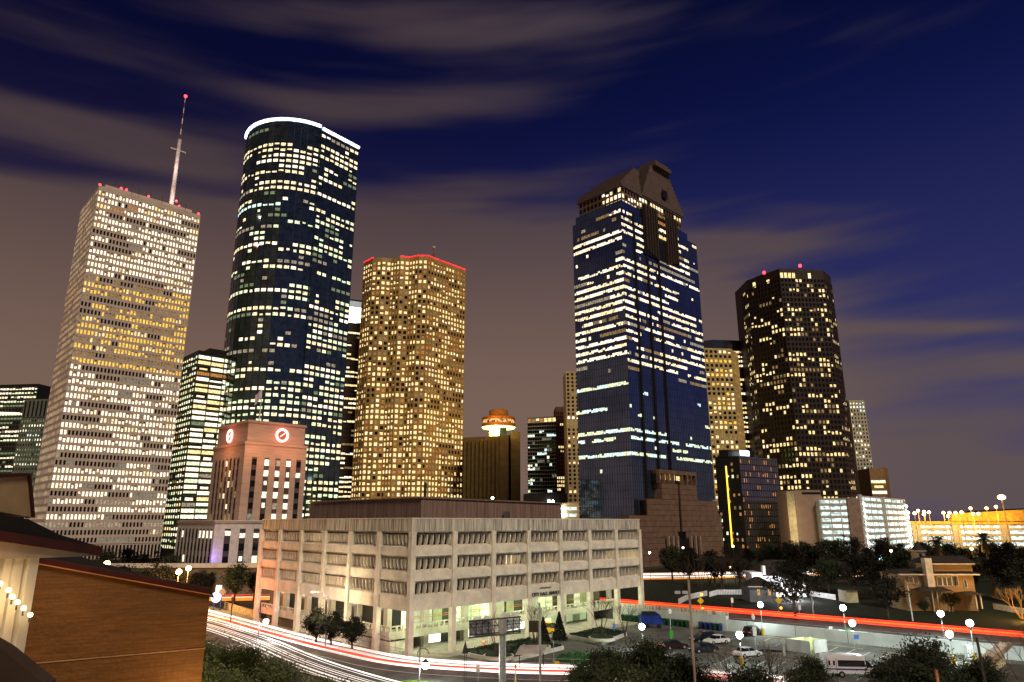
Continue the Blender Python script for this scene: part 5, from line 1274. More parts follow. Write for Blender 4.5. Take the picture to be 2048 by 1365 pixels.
for px, py, by, lb, z in ((956, 1337, 1372, 'small white sign on a thin post left of the billboard post', 0), (1464, 1201, 1226, 'small white sign on the park lawn between the two yellow diamonds', ZR), (1599, 1215, 1236, 'small white sign to the left of the cobra lamp pole', ZR), (1228, 1253, 1272, 'small blue and white sign by the right planter bed', 0)): sign(px, py, px+1, by, 'r', wsg if 'blue' not in lb else blu, lb, z, .5)
# direction tripod sign and bollard
p = gz(928, 1375); r_ = root('finger_post', p, 'thin dark post with a pointed top beside the light trails', 'post'); m = MB(); m.tube([p, (p.x, p.y, 4.6)], .05, 5); build(m, 'post', dsteel, r_); m = MB(); m.tube([p+Vector((.25,0,0)), (p.x+.25, p.y, 4.0)], .04, 5); build(m, 'post', dsteel, r_); m = MB(); m.extr([(p.x-.35, p.y, 4.0), (p.x+.5, p.y, 4.0), (p.x+.1, p.y, 5.6)], (0,.08,0)); build(m, 'pointer', dsteel, r_)
p = gz(1031, 1368); r_ = root('bollard', p, 'white and yellow bollard right of the billboard post', 'bollard'); m = MB(); m.tube([p, (p.x, p.y, 1.9)], .09, 6); build(m, 'shaft', wsg, r_); m = MB(); m.tube([(p.x, p.y, 1.9), (p.x, p.y, 2.3)], .16, 6); build(m, 'cap', yelpaint, r_); m = MB(); m.tube([p, (p.x, p.y, .35)], .2, 6); build(m, 'foot', yelpaint, r_)
# traffic cone
p = gz(967, 1289); r_ = root('traffic_cone', p, 'orange traffic cone under the concrete offices', 'traffic cone'); m = MB(); m.lathe(p.x, p.y, [(.28, .05), (.05, .95)], 10); build(m, 'cone', mat('orange plastic', (.9,.22,.03), .5), r_); m = MB(); m.box(p.x, p.y, .021, .7, .7, .05); build(m, 'foot', mat('orange plastic', (.9,.22,.03)), r_)
m = MB(); m.lathe(p.x, p.y, [(.20, .42), (.14, .66)], 10); build(m, 'white_band', wsg, r_)
# thin poles near the camera
for (px, ty, Y, r, lb, mm) in ((1079, 1206, 90, .13, 'tall thin pale pole in front of the yellow van', steel), (1377, 1160, 62, .10, 'tall tan pole rising from the near dark trees', mat('tan painted pole', (.34,.26,.21), .6)), (1872, 1340, 60, .12, 'short rusty pole among the near dark trees', mat('rusty pole', (.25,.08,.04), .8))):
    q = at(px, ty, Y); m = MB(); m.tube([(q.x, Y, 0), (q.x, Y, q.z)], [r*1.2, r], 8); single(m, 'pole', mm, lb, 'pole')
q = at(1952, 1262, 62); m = MB(); m.tube([at(1977, 1400, 62), at(1953, 1275, 62)], [.14, .10], 8); o = single(m, 'leaning_pole', dsteel, 'dark leaning lamp pole across the bottom right canopy', 'pole')
# billboard seen from behind
Y = 92; bb = root('billboard', (at(1004, 1300, Y).x, Y, 0), 'steel billboard on a thick grey post, seen from behind', 'billboard')
xc = at(1005, 1300, Y).x; m = MB(); m.tube([(xc, Y, 0), (xc, Y, at(1005, 1240, Y).z)], .44, 14); build(m, 'post', steel, bb)
m = MB(); m.box(xc, Y, at(1005, 1266, Y).z, .95, .7, 1.6); build(m, 'head_box', steel, bb)
def bq(px, py, d=0.): q = at(px, py, Y+d); return q
for nm, (a, b_, c, d) in (('back_panel', ((938,1243),(985,1239),(985,1270),(938,1273))),):
    m = MB(); m.extr([bq(*t, .25) for t in (a, b_, c, d)], (0,.12,0)); build(m, nm, mat('weathered panel back', (.26,.26,.30), .6, var=.35, scale=1.5), bb)
m = MB(); m.extr([bq(*t, .25) for t in ((1012,1239),(1040,1234),(1040,1256),(1012,1262))], (0,.12,0)); build(m, 'back_panel', mat('pale panel back', (.75,.8,.95), .6), bb)
for t in (((946,1236),(962,1234),(962,1241),(946,1243)), ((967,1233.5),(979,1232),(979,1239),(967,1240.5)), ((1002,1228),(1016,1226),(1016,1234),(1002,1236)), ((1026,1225),(1039,1223),(1039,1231),(1026,1233))):
    m = MB(); m.extr([bq(*q_) for q_ in t], (0,.08,0)); build(m, 'light_panel', mat('white blank panel', (.75,.73,.76), .6), bb)
for i in range(9):
    x = 940+i*12.4; 
    if 990 < x < 1004: continue
    m = MB(); m.tube([bq(x, 1247-(x-940)*.1, -.1), bq(x, 1276-(x-940)*.1, -.1)], .05, 4); build(m, 'upright', dsteel, bb)
    m = MB(); m.tube([bq(x, 1246-(x-940)*.1, -.12), bq(x+12, 1270-(x-940)*.1, -.12)], .035, 4); build(m, 'brace', dsteel, bb)
for y0 in (1243, 1256, 1271):
    m = MB(); m.tube([bq(938, y0, -.15), bq(1042, y0-9, -.15)], .09 if y0 != 1256 else .05, 5); build(m, 'cross_beam', dsteel, bb)
m = MB(); m.par(bq(938, 1277, -.6), bq(1042, 1267, -.6)-bq(938, 1277, -.6), (0,.7,0), (0,0,.06)); build(m, 'catwalk', dsteel, bb)
# bus shelter
p = gz(1063, 1342); r_ = root('bus_shelter', p, 'small bus shelter with a pale sloping roof beside the near road', 'bus shelter'); x, y = p.x, p.y
for dx in (-1.7, 1.7):
    for dy in (-.8, .8): m = MB(); m.box(x+dx, y+dy, .05, .1, .1, 2.4); build(m, 'post', dsteel, r_)
m = MB(); m.extr([(x-2.3, y-1.3, 2.3), (x+1.6, y-1.3, 2.45), (x+2.4, y+1.6, 3.1), (x-1.5, y+1.6, 3.0)], (0,0,.12)); build(m, 'roof', mat('pale shelter roof', (.42,.37,.35), .7), r_)
m = MB(); m.box(x-.6, y+.5, .1, 2.6, .12, .9); build(m, 'side_panel', mat('shelter glass', (.25,.26,.25), .3), r_); m = MB(); m.box(x+.1, y, .45, 2.2, .4, .08); build(m, 'bench', steel, r_)
p = gz(1114, 1340); m = MB(); m.box(p.x, p.y, .05, .75, .5, .95); m.box(p.x, p.y, 1.0, .65, .42, .12); single(m, 'news_box', yelpaint, 'yellow newspaper box right of the bus shelter', 'newspaper box')
p = gz(1108, 1335); 
m = MB(); m.tube([p, p+Vector((0,0,3.6))], .05, 5); single(m, 'pole', steel, 'short thin pole beside the bus shelter roof', 'pole')
# brown sign board by the offices
p = gz(1069, 1285, .5); r_ = root('sign_board', p, 'blank brown board on posts among the planters', 'sign'); m = MB(); m.box(p.x, p.y, 2.1, 1.9, .1, 1.9); build(m, 'board', mat('dark brown board', (.05,.035,.02), .7), r_)
for dx in (-.8, .8): m = MB(); m.box(p.x+dx, p.y+.11, .1, .09, .09, 3.6); build(m, 'post', dsteel, r_)

# ================================================================== VEHICLES
def car(label, paint, loc, rz, tail=False, kind='sedan'):
    r_ = root('parked_car' if kind != 'van' else 'van', loc, label, 'car' if kind != 'van' else 'van', rz=rz); ORG[r_] = Vector((0,0,0))
    L, W = (2.3, .9) if kind != 'van' else (2.45, .98)
    hb = .93 if kind == 'sedan' else (1.0 if kind != 'van' else 1.15); ht = 1.43 if kind == 'sedan' else (1.66 if kind == 'suv' else 1.95)
    prof = [(-L,.32), (-L-.03,.62), (-L+.08,hb-.04), (-L+.8,hb+.04), (L-1.25,hb), (L-.3,hb-.2), (L,hb-.38), (L,.32)]
    m = MB(); n = len(prof)
    for sy, ins in ((-1, 0), (1, 0)):
        for x, z in prof: m.v.append((x*(1 if z > .4 else .98), sy*(W-(.06 if z > .8 else 0)-(.05 if abs(x) > L-.2 else 0)), z))
    m.f.append(tuple(range(n))[::1]); m.f.append(tuple(range(n, 2*n))[::-1]); m.m += [0, 0]
    for i in range(n): j = (i+1) % n; m.f.append((j, i, n+i, n+j)); m.m.append(0)
    bd = build(m, 'body', paint, r_)
    xr0, xr1, xt0, xt1 = {'sedan': (-1.75, 1.0, -1.05, .25), 'suv': (-2.2, 1.1, -1.95, .35), 'van': (-2.38, 1.55, -2.2, .75)}[kind]
    def frus(a0, a1, w0, z0, b0, b1, w1, z1, nm, mt):
        k = MB(); k.v = [(a0,-w0,z0), (a1,-w0,z0), (a1,w0,z0), (a0,w0,z0), (b0,-w1,z1), (b1,-w1,z1), (b1,w1,z1), (b0,w1,z1)]
        k.f = [(0,3,2,1), (4,5,6,7), (0,1,5,4), (1,2,6,5), (2,3,7,6), (3,0,4,7)]; k.m = [0]*6; return build(k, nm, mt, r_)
    frus(xr0, xr1, W-.08, hb-.02, xt0, xt1, W-.26, ht, 'cabin_glass', mat('car glass', (.01,.012,.015), .06, spec=.8))
    frus(xt0-.06, xt1+.06, W-.24, ht-.03, xt0+.05, xt1-.08, W-.32, ht+.05, 'roof', paint)
    for xx in ((-.35, ) if kind == 'sedan' else (-.35, -1.25)):
        for sy in (-1, 1):
            k = MB(); k.tube([(xx, sy*(W-.075), hb-.03), (xx-.02, sy*(W-.25), ht)], .05, 4); build(k, 'pillar', paint, r_)
    for x in (-L+.85, L-.9):
        for sy in (-1, 1):
            k = MB(); k.tube([(x, sy*(W-.2), .33), (x, sy*(W+.015), .33)], .33, 14); wv = build(k, 'wheel', mat('tyre rubber', (.012,.012,.012), .9), r_)
            k = MB(); k.tube([(x, sy*(W+.016), .33), (x, sy*(W+.03), .33)], .19, 10); rm = build(k, 'rim', steel, wv)
    for sy in (-.62, .62):
        k = MB(); k.box(L-.06, sy, hb-.42, .14, .32, .14); build(k, 'headlight', mat('headlight glass', (.7,.7,.7), .2), r_)
        k = MB(); k.box(-L-.0, sy, hb-.32, .1, .32, .15); build(k, 'taillight', mat('red lens', (.4,.02,.01), .3, em=(1,.1,.05), es=.8 if tail else .02), r_)
        k = MB(); k.box(.72, sy*1.55, hb-.02, .14, .16, .12); build(k, 'mirror', paint, r_)
    return r_
white_p = mat('white car paint', (.72,.72,.70), .25, var=.05, spec=.6); dark_p = mat('dark wine car paint', (.03,.012,.012), .2, var=.1, spec=.7)
blk_p = mat('black blue car paint', (.012,.015,.022), .2, var=.1, spec=.7); sil_p = mat('silver car paint', (.5,.52,.55), .3, metal=.4, var=.05); tax = mat('yellow van paint', (.80,.42,.01), .35, var=.05)
car('dark wine sedan with glowing tail lights, parked left of the tan pole', dark_p, gz(1349, 1298), R(20), True)
car('black car parked between the tan pole and the white sedan', blk_p, gz(1408, 1305), R(195))
car('white sedan parked behind the black cars', white_p, gz(1433, 1288), R(205))
car('black estate car partly hidden behind the white sedan', blk_p, gz(1406, 1284), R(200), kind='suv')
car('pale silver sedan parked in front of the unlit lantern post', mat('pale silver paint', (.62,.63,.65), .3, var=.05, spec=.6), gz(1496, 1314), R(25), True)
car('black hatchback parked by the low white wall', blk_p, gz(1507, 1271), R(40), kind='suv')
car('blue-black car almost hidden by the near dark trees', blk_p, gz(1302, 1325), R(15))
car('yellow van parked under the concrete offices', tax, gz(1098, 1267), R(-40), kind='van')
# minibus
p = gz(1697, 1353); mb_ = root('minibus', p, 'white minibus with a blue stripe and long dark window', 'minibus', rz=R(-6)); ORG[mb_] = Vector((0,0,0))
wp = mat('white bus paint', (.74,.75,.78), .35, var=.05)
m = MB(); m.prism([(-3.3,-1.15), (2.2,-1.15), (2.2,1.15), (-3.3,1.15)], .55, 2.75, [(-3.2,-1.05), (2.0,-1.05), (2.0,1.05), (-3.2,1.05)]); build(m, 'body', wp, mb_)
m = MB(); m.prism([(2.2,-1.0), (3.9,-.95), (3.9,.95), (2.2,1.0)], .5, 1.35, [(2.2,-.95), (3.75,-.85), (3.75,.85), (2.2,.95)]); build(m, 'bonnet', wp, mb_)
m = MB(); m.prism([(2.2,-1.0), (3.1,-.95), (3.1,.95), (2.2,1.0)], 1.35, 2.1, [(2.2,-.95), (2.5,-.9), (2.5,.9), (2.2,.95)]); build(m, 'windscreen', mat('car glass', (.01,.012,.015)), mb_)
m = MB(); m.box(.2, -1.13, 1.45, 3.5, .06, .78); build(m, 'side_window', mat('car glass', (.01,.012,.015)), mb_)
dr = MB(); dr.box(-2.4, -1.15, .65, 1.15, .05, 1.85); d_ = build(dr, 'door', wp, mb_)
for x in (-2.72, -2.1): m = MB(); m.box(x, -1.18, 1.55, .26, .05, .62); build(m, 'door_window', mat('car glass', (.01,.012,.015)), d_)
for x in (-3.0, -1.8): m = MB(); m.box(x, -1.18, .65, .05, .04, 1.85); build(m, 'door_trim', mat('blue bus trim', (.03,.05,.25), .5), mb_)
m = MB(); m.box(-.55, -1.17, 1.02, 5.4, .03, .16); build(m, 'blue_stripe', mat('blue bus trim', (.03,.05,.25), .5), mb_)
m = MB(); m.box(-.6, 0, 2.75, 3.6, 1.1, .14); build(m, 'roof_unit', wp, mb_)
for x in (-1.2, 3.0):
    for sy in (-1, 1): m = MB(); m.tube([(x, sy*.9, .42), (x, sy*1.19, .42)], .42, 14); wv = build(m, 'wheel', mat('tyre rubber', (.012,.012,.012)), mb_); m = MB(); m.tube([(x, sy*1.2, .42), (x, sy*1.215, .42)], .22, 10); build(m, 'rim', steel, wv)
# blue covered trailer by the wall
p = gz(1308, 1256); r_ = root('blue_trailer', p, 'blue covered dump trailer at the left end of the bins', 'trailer')
m = MB(); m.prism([(p.x-2.6, p.y-1.2), (p.x+1.8, p.y-1.2), (p.x+1.8, p.y+1.2), (p.x-2.6, p.y+1.2)], .7, 2.5, [(p.x-2.9, p.y-1.3), (p.x+1.2, p.y-1.2), (p.x+1.2, p.y+1.2), (p.x-2.9, p.y+1.3)]); build(m, 'body', mat('deep blue enamel', (.01,.03,.22), .4), r_)
m = MB(); m.prism([(p.x-2.9, p.y-1.2), (p.x+1.2, p.y-1.2), (p.x+1.2, p.y+1.2), (p.x-2.9, p.y+1.2)], 2.5, 3.1, [(p.x-2.3, p.y-.3), (p.x+.4, p.y-.3), (p.x+.4, p.y+.3), (p.x-2.3, p.y+.3)]); build(m, 'cover', mat('black tarpaulin', (.01,.012,.02), .6), r_)
for dx in (-1.6, .8): m = MB(); m.tube([(p.x+dx, p.y-1.25, .45), (p.x+dx, p.y-.95, .45)], .45, 12); build(m, 'wheel', mat('tyre rubber', (.012,.012,.012)), r_)
# bins in a row
def bin_(loc, m_, label, group):
    r_ = root('wheelie_bin', loc, label, 'bin', group); x, y = loc[0], loc[1]
    m = MB(); m.prism([(x-.33, y-.36), (x+.33, y-.36), (x+.33, y+.36), (x-.33, y+.36)], .1, 1.15, [(x-.4, y-.42), (x+.4, y-.42), (x+.4, y+.42), (x-.4, y+.42)]); build(m, 'body', m_, r_)
    m = MB(); m.extr([(x-.43, y-.46, 1.15), (x+.43, y-.46, 1.15), (x+.43, y+.46, 1.24), (x-.43, y+.46, 1.24)], (0,0,.08)); build(m, 'lid', m_, r_)
    for sx in (-.3, .3): m = MB(); m.tube([(x+sx-.05, y+.38, .12), (x+sx+.05, y+.38, .12)], .12, 8); build(m, 'wheel', dsteel, r_)
gb = mat('dark green plastic', (.008,.05,.02), .5); bbn = mat('dark blue plastic', (.01,.02,.09), .5)
for i in range(23):
    if i in (16, 17): continue
    q = wl0-dw*(23.2-i*1.0)-nw*1.1; bl = i in (9, 18, 19, 20, 22)
    bin_(Vector((q.x, q.y, 0)), bbn if bl else gb, 'dark blue wheelie bin in the row against the high wall' if bl else 'dark green wheelie bin in the row against the high wall', 'blue bins against the wall' if bl else 'green bins against the wall')
# low white enclosure with a greenish lamp
c = gz(1617, 1304); r_ = root('meter_enclosure', c, 'low white open-topped enclosure lit yellow-green inside', 'enclosure')
ed = [(-3.1, 1.0), (-.4, -1.9), (3.2, .1), (.4, 2.6)]
for i in range(4):
    a = Vector((c.x+ed[i][0], c.y+ed[i][1], 0)); b_ = Vector((c.x+ed[(i+1) % 4][0], c.y+ed[(i+1) % 4][1], 0)); d = (b_-a).normalized(); n = Vector((-d.y, d.x, 0)); m = MB(); m.par(a+d*(.0 if i != 1 else .9), (b_-a)-d*(0 if i != 1 else .9), n*.22, (0,0,1.9 if i % 2 else 1.88)); build(m, 'wall', ww, r_)
plight('enclosure_light', c+Vector((-.1,-.2,2.1)), 330, (.75,1,.25), .15, r_); m = MB(); m.ball(c+Vector((.3,-.6,2.15)), .16, 8); build(m, 'lamp', mat('green white glow', (1,1,.8)), r_)
# ticket machine posts
for px, py, lb in ((1569, 1312, 'pale ticket post near the low white enclosure'), (1664, 1282, 'small grey ticket machine by the low wall')):
    p = gz(px, py); m = MB(); m.box(p.x, p.y, 0, .32, .28, 1.9); m.box(p.x-.05, p.y-.05, 1.9, .6, .4, .45); single(m, 'ticket_post', mat('pale grey box', (.5,.5,.46), .6), lb, 'ticket machine')
# painted lines, puddles
def line(pts, m_, nm, z=.012, w_=.16, z0=0.):
    a, b_ = gz(*pts[0]), gz(*pts[1]); d = (b_-a).normalized(); n = Vector((-d.y, d.x, 0))*w_/2; m = MB(); m.quad(a-n+Vector((0,0,z)), b_-n+Vector((0,0,z)), b_+n+Vector((0,0,z)), a+n+Vector((0,0,z))); return struct(m, nm, m_)
for t in (((1525,1272),(1935,1326)), ((1430,1294),(1582,1310)), ((1432,1303),(1660,1330)), ((1308,1284),(1330,1287)), ((1275,1288),(1305,1292)), ((1600,1312),(1660,1318)), ((1640,1320),(1800,1344))): line(t, yel, 'yellow_line', w_=.26)
for i in range(12):
    x = 1540+i*34; line(((x, 1275+(x-1525)*.13), (x-26, 1287+(x-1525)*.13)), whi, 'bay_line', w_=.1)
for i in range(9):
    x = 1470+i*34; line(((x, 1310+(x-1470)*.13), (x-30, 1326+(x-1470)*.13)), whi, 'bay_line', w_=.1)
pud = mat('wet black puddle', (.02,.02,.022), .03, var=.2, spec=1.0)
for k, (cx_, cy_, hx, hy) in enumerate([(1557,1284,36,4.5), (1540,1303,32,3), (1745,1300,20,4), (1450,1279,24,2.5)]):
    rr = random.Random(k); m = MB(); pts = []
    for i in range(22):
        a = -2*math.pi*i/22; f = 1+.25*math.sin(3*a+k)+.12*rr.uniform(-1, 1); q = gz(cx_+hx*f*math.cos(a), cy_+hy*f*math.sin(a)); pts.append((q.x, q.y, .017))
    m.quad(*pts[::-1]) if False else m.quad(*pts); struct(m, 'puddle', pud)

# ================================================================== PARK BUILDINGS
def pbox(m, x0, x1, y0, y1, Y, dep):
    ym = (y0+y1)/2; a = at(x0, ym, Y).x; b_ = at(x1, ym, Y).x; xm = (x0+x1)/2; zt = at(xm, y0, Y).z; zb = at(xm, y1, Y).z
    m.par(Vector((a, Y, zb)), Vector((b_-a, 0, 0)), Vector((0, dep, 0)), (0,0,zt-zb)); return a, b_, zb, zt
def hip(m, x0, x1, y0, y1, Y, dep, ov=.5, inset=.25):
    a = at(x0, y1, Y).x-ov; b_ = at(x1, y1, Y).x+ov; zb = at(x0, y1, Y).z; zt = at((x0+x1)/2, y0, Y+dep/2).z; L = b_-a; d0, d1 = Y-ov, Y+dep+ov
    v = len(m.v); m.v += [(a,d0,zb), (b_,d0,zb), (b_,d1,zb), (a,d1,zb), (a+L*inset,(d0+d1)/2,zt), (b_-L*inset,(d0+d1)/2,zt)]
    for f in ((0,1,5,4), (1,2,5), (2,3,4,5), (3,0,4), (0,3,2,1)): m.f.append(tuple(v+i for i in f)); m.m.append(m.mi)
hwl = mat('ochre clapboard', (.36,.22,.085), .8, var=.1, scale=.5, stretch=(.3,.3,8)); rf = mat('dark shingle roof', (.035,.028,.022), .9, var=.3, scale=2); cw = mat('cream painted wood', (.70,.60,.45), .7)
Y = 160; h = root('wooden_house', at(1880, 1222, Y), 'two-storey wooden house with a cream chimney, lit orange from the side', 'house')
m = MB(); x0, x1, zb, zt = pbox(m, 1812, 1952, 1150, 1228, Y+1, 10); build(m, 'wall', hwl, h)
m = MB(); pbox(m, 1868, 1945, 1128, 1152, Y+3, 7); build(m, 'attic_wall', hwl, h)
m = MB(); hip(m, 1862, 1948, 1112, 1128, Y+3, 7, .9, .1); build(m, 'roof', rf, h)
m = MB(); hip(m, 1802, 1958, 1138, 1149, Y+1, 8, .8, .12); build(m, 'roof', rf, h)
m = MB(); pbox(m, 1798, 1960, 1148.5, 1151, Y-.1, .5); build(m, 'eave_board', cw, h)
m = MB(); pbox(m, 1862, 1950, 1127.5, 1129.5, Y+1.9, .5); build(m, 'eave_board', cw, h)
m = MB(); pbox(m, 1853, 1867, 1117, 1177, Y-.6, 1.4); build(m, 'chimney', cw, h)
wg = mat('dim house window', (.06,.05,.035), .2, em=(1,.6,.3), es=.06)
for (a, b_, c, d) in ((1875,1884,1155,1172), (1886,1893,1155,1172), (1895,1903,1155,1172), (1905,1910,1153,1172), (1911,1916,1153,1172), (1818,1826,1154,1166), (1828,1836,1154,1168), (1929,1934,1160,1176), (1853,1859,1196,1208)):
    m = MB(); pbox(m, a, b_, c, d, Y+.9, .1); wf_ = build(m, 'window', wg, h)
    for (p0, p1, q0_, q1_) in ((a-1, a, c-1, d+1), (b_, b_+1, c-1, d+1), (a, b_, c-1, c), (a, b_, d, d+1)): m = MB(); pbox(m, p0, p1, q0_, q1_, Y+.8, .15); build(m, 'frame', cw, wf_)
m = MB(); hip(m, 1838, 1905, 1174, 1183, Y-2, 3, .3, .2); build(m, 'porch_roof', rf, h)
for x in (1866, 1876, 1886, 1896, 1902): m = MB(); pbox(m, x, x+1.6, 1183, 1224, Y-1.8, .2); build(m, 'porch_post', cw, h)
m = MB(); hip(m, 1932, 1968, 1183, 1190, Y-3, 4, .3, .3); build(m, 'porch_roof', rf, h)
for x in (1952, 1962): m = MB(); pbox(m, x, x+2.2, 1190, 1218, Y-2.8, .3); build(m, 'porch_post', cw, h)
plight('sodium_yard_light', at(1990, 1150, Y-8), 2600, (1,.56,.18), .4)
# floodlit white house with grey annex pavilion
Y = 190; h = root('white_house', at(1585, 1200, Y), 'floodlit white house behind the big oak', 'house')
wh = mat('bright white boards', (.8,.78,.80), .7)
m = MB(); pbox(m, 1552, 1612, 1152, 1206, Y, 9); build(m, 'wall', wh, h)
m = MB(); hip(m, 1518, 1612, 1120, 1152, Y, 9, .8, .3); build(m, 'roof', rf, h); m = MB(); pbox(m, 1519, 1552, 1146, 1170, Y+1, 6); build(m, 'side_wall', wh, h)
m = MB(); pbox(m, 1526, 1531, 1132, 1150, Y-1.6, 1.2); build(m, 'chimney', whp, h); m = MB(); pbox(m, 1504, 1526, 1147, 1164, Y-1, 5); build(m, 'gable_wall', wh, h)
m = MB(); pbox(m, 1500, 1528, 1145, 1147.5, Y-1.4, 6); build(m, 'eave_board', whp, h)
plight('floodlight', at(1588, 1190, Y-7), 5200, (.95,.93,1), .4); plight('floodlight', at(1510, 1160, Y-6), 700, (.85,.9,1), .3)
Y = 178; h = root('garden_pavilion', at(1520, 1210, Y), 'small grey pavilion with a pyramid roof at the end of the white fence', 'pavilion')
m = MB(); pbox(m, 1500, 1546, 1174, 1214, Y, 6); build(m, 'wall', mat('blue grey boards', (.20,.22,.26), .8), h); m = MB(); hip(m, 1498, 1550, 1154, 1174, Y, 6, .5, .42); build(m, 'roof', rf, h)
m = MB(); pbox(m, 1496, 1550, 1173, 1175, Y-.6, .3); build(m, 'eave_board', whp, h)
for a in (1515, 1537): m = MB(); pbox(m, a, a+5, 1179, 1191, Y-.1, .1); build(m, 'window', mat('orange lit window', (.5,.3,.1), .5, em=(1,.5,.2), es=.5), h)
# shed, church, far porch
Y = 168; h = root('garden_shed', at(1702, 1210, Y), 'small cream lit shed behind the bright lamp', 'shed'); m = MB(); pbox(m, 1693, 1716, 1181, 1206, Y, 4); build(m, 'wall', mat('cream lit boards', (.55,.5,.32), .8), h); m = MB(); hip(m, 1690, 1716, 1176, 1181, Y, 4, .4, .3); build(m, 'roof', rf, h)
Y = 205; h = root('church_belfry', at(1842, 1140, Y), 'small white church belfry under a dark spire behind the wooden house', 'church'); m = MB(); pbox(m, 1833, 1851, 1104, 1122, Y, 2.6); build(m, 'belfry_wall', mat('dim white boards', (.28,.23,.2), .8), h)
m = MB(); pbox(m, 1829, 1853, 1101, 1104, Y-.3, 3.2); build(m, 'cornice', mat('dim white boards', (.28,.23,.2)), h); m = MB(); hip(m, 1834, 1850, 1082, 1101, Y, 2.6, .1, .49); build(m, 'spire', rf, h); m = MB(); pbox(m, 1839, 1844, 1107, 1118, Y-.1, .1); build(m, 'louvre', mull_m, h); m = MB(); pbox(m, 1820, 1864, 1122, 1160, Y, 10); build(m, 'nave', mat('dim brown boards', (.05,.035,.03), .8), h)
Y = 196; h = root('porch_house', at(1702, 1160, Y), 'low house with orange lit porch windows among the dark trees', 'house'); m = MB(); pbox(m, 1672, 1732, 1136, 1166, Y, 8); build(m, 'wall', mat('dark boards', (.05,.03,.02), .8), h); m = MB(); hip(m, 1668, 1736, 1124, 1136, Y, 8, .4, .2); build(m, 'roof', rf, h)
for a, b_, c, d in ((1687,1690,1139,1146), (1691,1695,1140,1146), (1715,1726,1142,1144), (1678,1690,1151,1153), (1692,1704,1151.5,1154), (1706,1714,1151.5,1154), (1717,1727,1151,1154)): m = MB(); pbox(m, a, b_, c, d, Y-.1, .1); build(m, 'lit_window', mat('peach window', (.6,.4,.2), .5, em=(1,.55,.28), es=1.0), h)
# tree wrapped in cyan lights
Y = 188; q = at(1765, 1147, Y); x_, z_ = q.x, q.z; h = root('light_tree', q, 'small cone-shaped tree covered in cyan fairy lights', 'fairy light tree'); m = MB(); m.lathe(x_, Y, [(1.3, z_), (.7, z_+2), (.05, z_+4.3)], 8); build(m, 'crown', leaf3, h)
m = MB(); rr = random.Random(1)
for i in range(45):
    t = rr.random(); a = rr.random()*6.28; r = 1.35*(1-t)+.05; m.ball((x_+r*math.cos(a), Y+r*math.sin(a), z_+4.3*t), .10, 4)
build(m, 'fairy_light', mat('cyan fairy light', (1,1,1), .5, em=(.35,.85,1), es=2.5), h, kind='stuff')
# picket fences
def fence(pts, z, label, n=None):
    P_ = [gz(x, y, z) for x, y in pts]; r_ = root('picket_fence', P_[0], label, 'fence'); pk = None; tot = 0
    for a, b_ in zip(P_, P_[1:]):
        d = b_-a; L = d.length; u = d.normalized(); nn = Vector((-u.y, u.x, 0)); k = max(2, int(L/.42)); me = MB(); me.par(-u*.15-nn*.015, u*.30, nn*.03, (0,0,1.25)); pm = me.mesh('picket', whp)
        for i in range(k): put(pm, 'picket', r_, a+u*((i+.5)*L/k)+Vector((0,0,.05)))
        for zz_ in (.35, .95): m = MB(); m.par(a+nn*.02+Vector((0,0,zz_)), d, nn*.05, (0,0,.09)); build(m, 'rail', whp, r_)
fence([(1357, 1210), (1372, 1202), (1395, 1196), (1415, 1192)], ZR+.12, 'left stretch of white picket fence climbing the dark lawn'); fence([(1419, 1195), (1435, 1190), (1500, 1190)], ZR+.12, 'white picket fence running to the grey pavilion'); fence([(1987, 1219), (2060, 1232)], ZR+.12, 'short white picket fence beside the orange bush')
fence([(1618, 1192), (1672, 1201)], ZR+.12, 'white picket fence right of the floodlit house')
for px in (1355, 1370): q = gz(px, 1188, ZR+.12); m = MB(); m.box(q.x, q.y, ZR+.1, 1.5, .5, .75); single(m, 'stone_bench', mat('pale stone', (.6,.55,.6), .7), 'pale stone block on the dark lawn, '+('left' if px == 1355 else 'right')+' of the two', 'bench')
# little lamps scattered in the park
for i, (px, py, Y, mm, lb) in enumerate([(1299, 1106, 240, bulb_w, 'small white lamp right of the offices roof line'), (1366, 1096, 262, bulb_y, 'small warm lamp below the stepped granite base'), (1436, 1137, 250, bulb_y, 'warm lamp, left one above the bare trees'), (1461, 1137, 248, bulb_y, 'brightest warm lamp above the bare trees'), (1782, 1102, 205, bulb_y, 'small warm lamp left of the church belfry'), (1943, 1098, 188, bulb_o, 'small orange lamp left of the taller palm'), (1466, 1093, 212, bulb_o, 'tiny orange lamp in the middle of the dark trees')]):
    q = at(px, py, Y); r_ = root('park_lamp', (q.x, Y, ZR), lb, 'park lamp'); m = MB(); m.tube([(q.x, Y, ZR), (q.x, Y, q.z-.3)], .08, 5); build(m, 'pole', dsteel, r_); m = MB(); m.ball(q, .55 if i in (3,) else .34, 8); build(m, 'lamp_globe', mm, r_)
    if i in (2, 3, 4, 5): plight('lamp_light', (q.x, Y-.8, q.z), 700, (1,.7,.35), .3, r_)
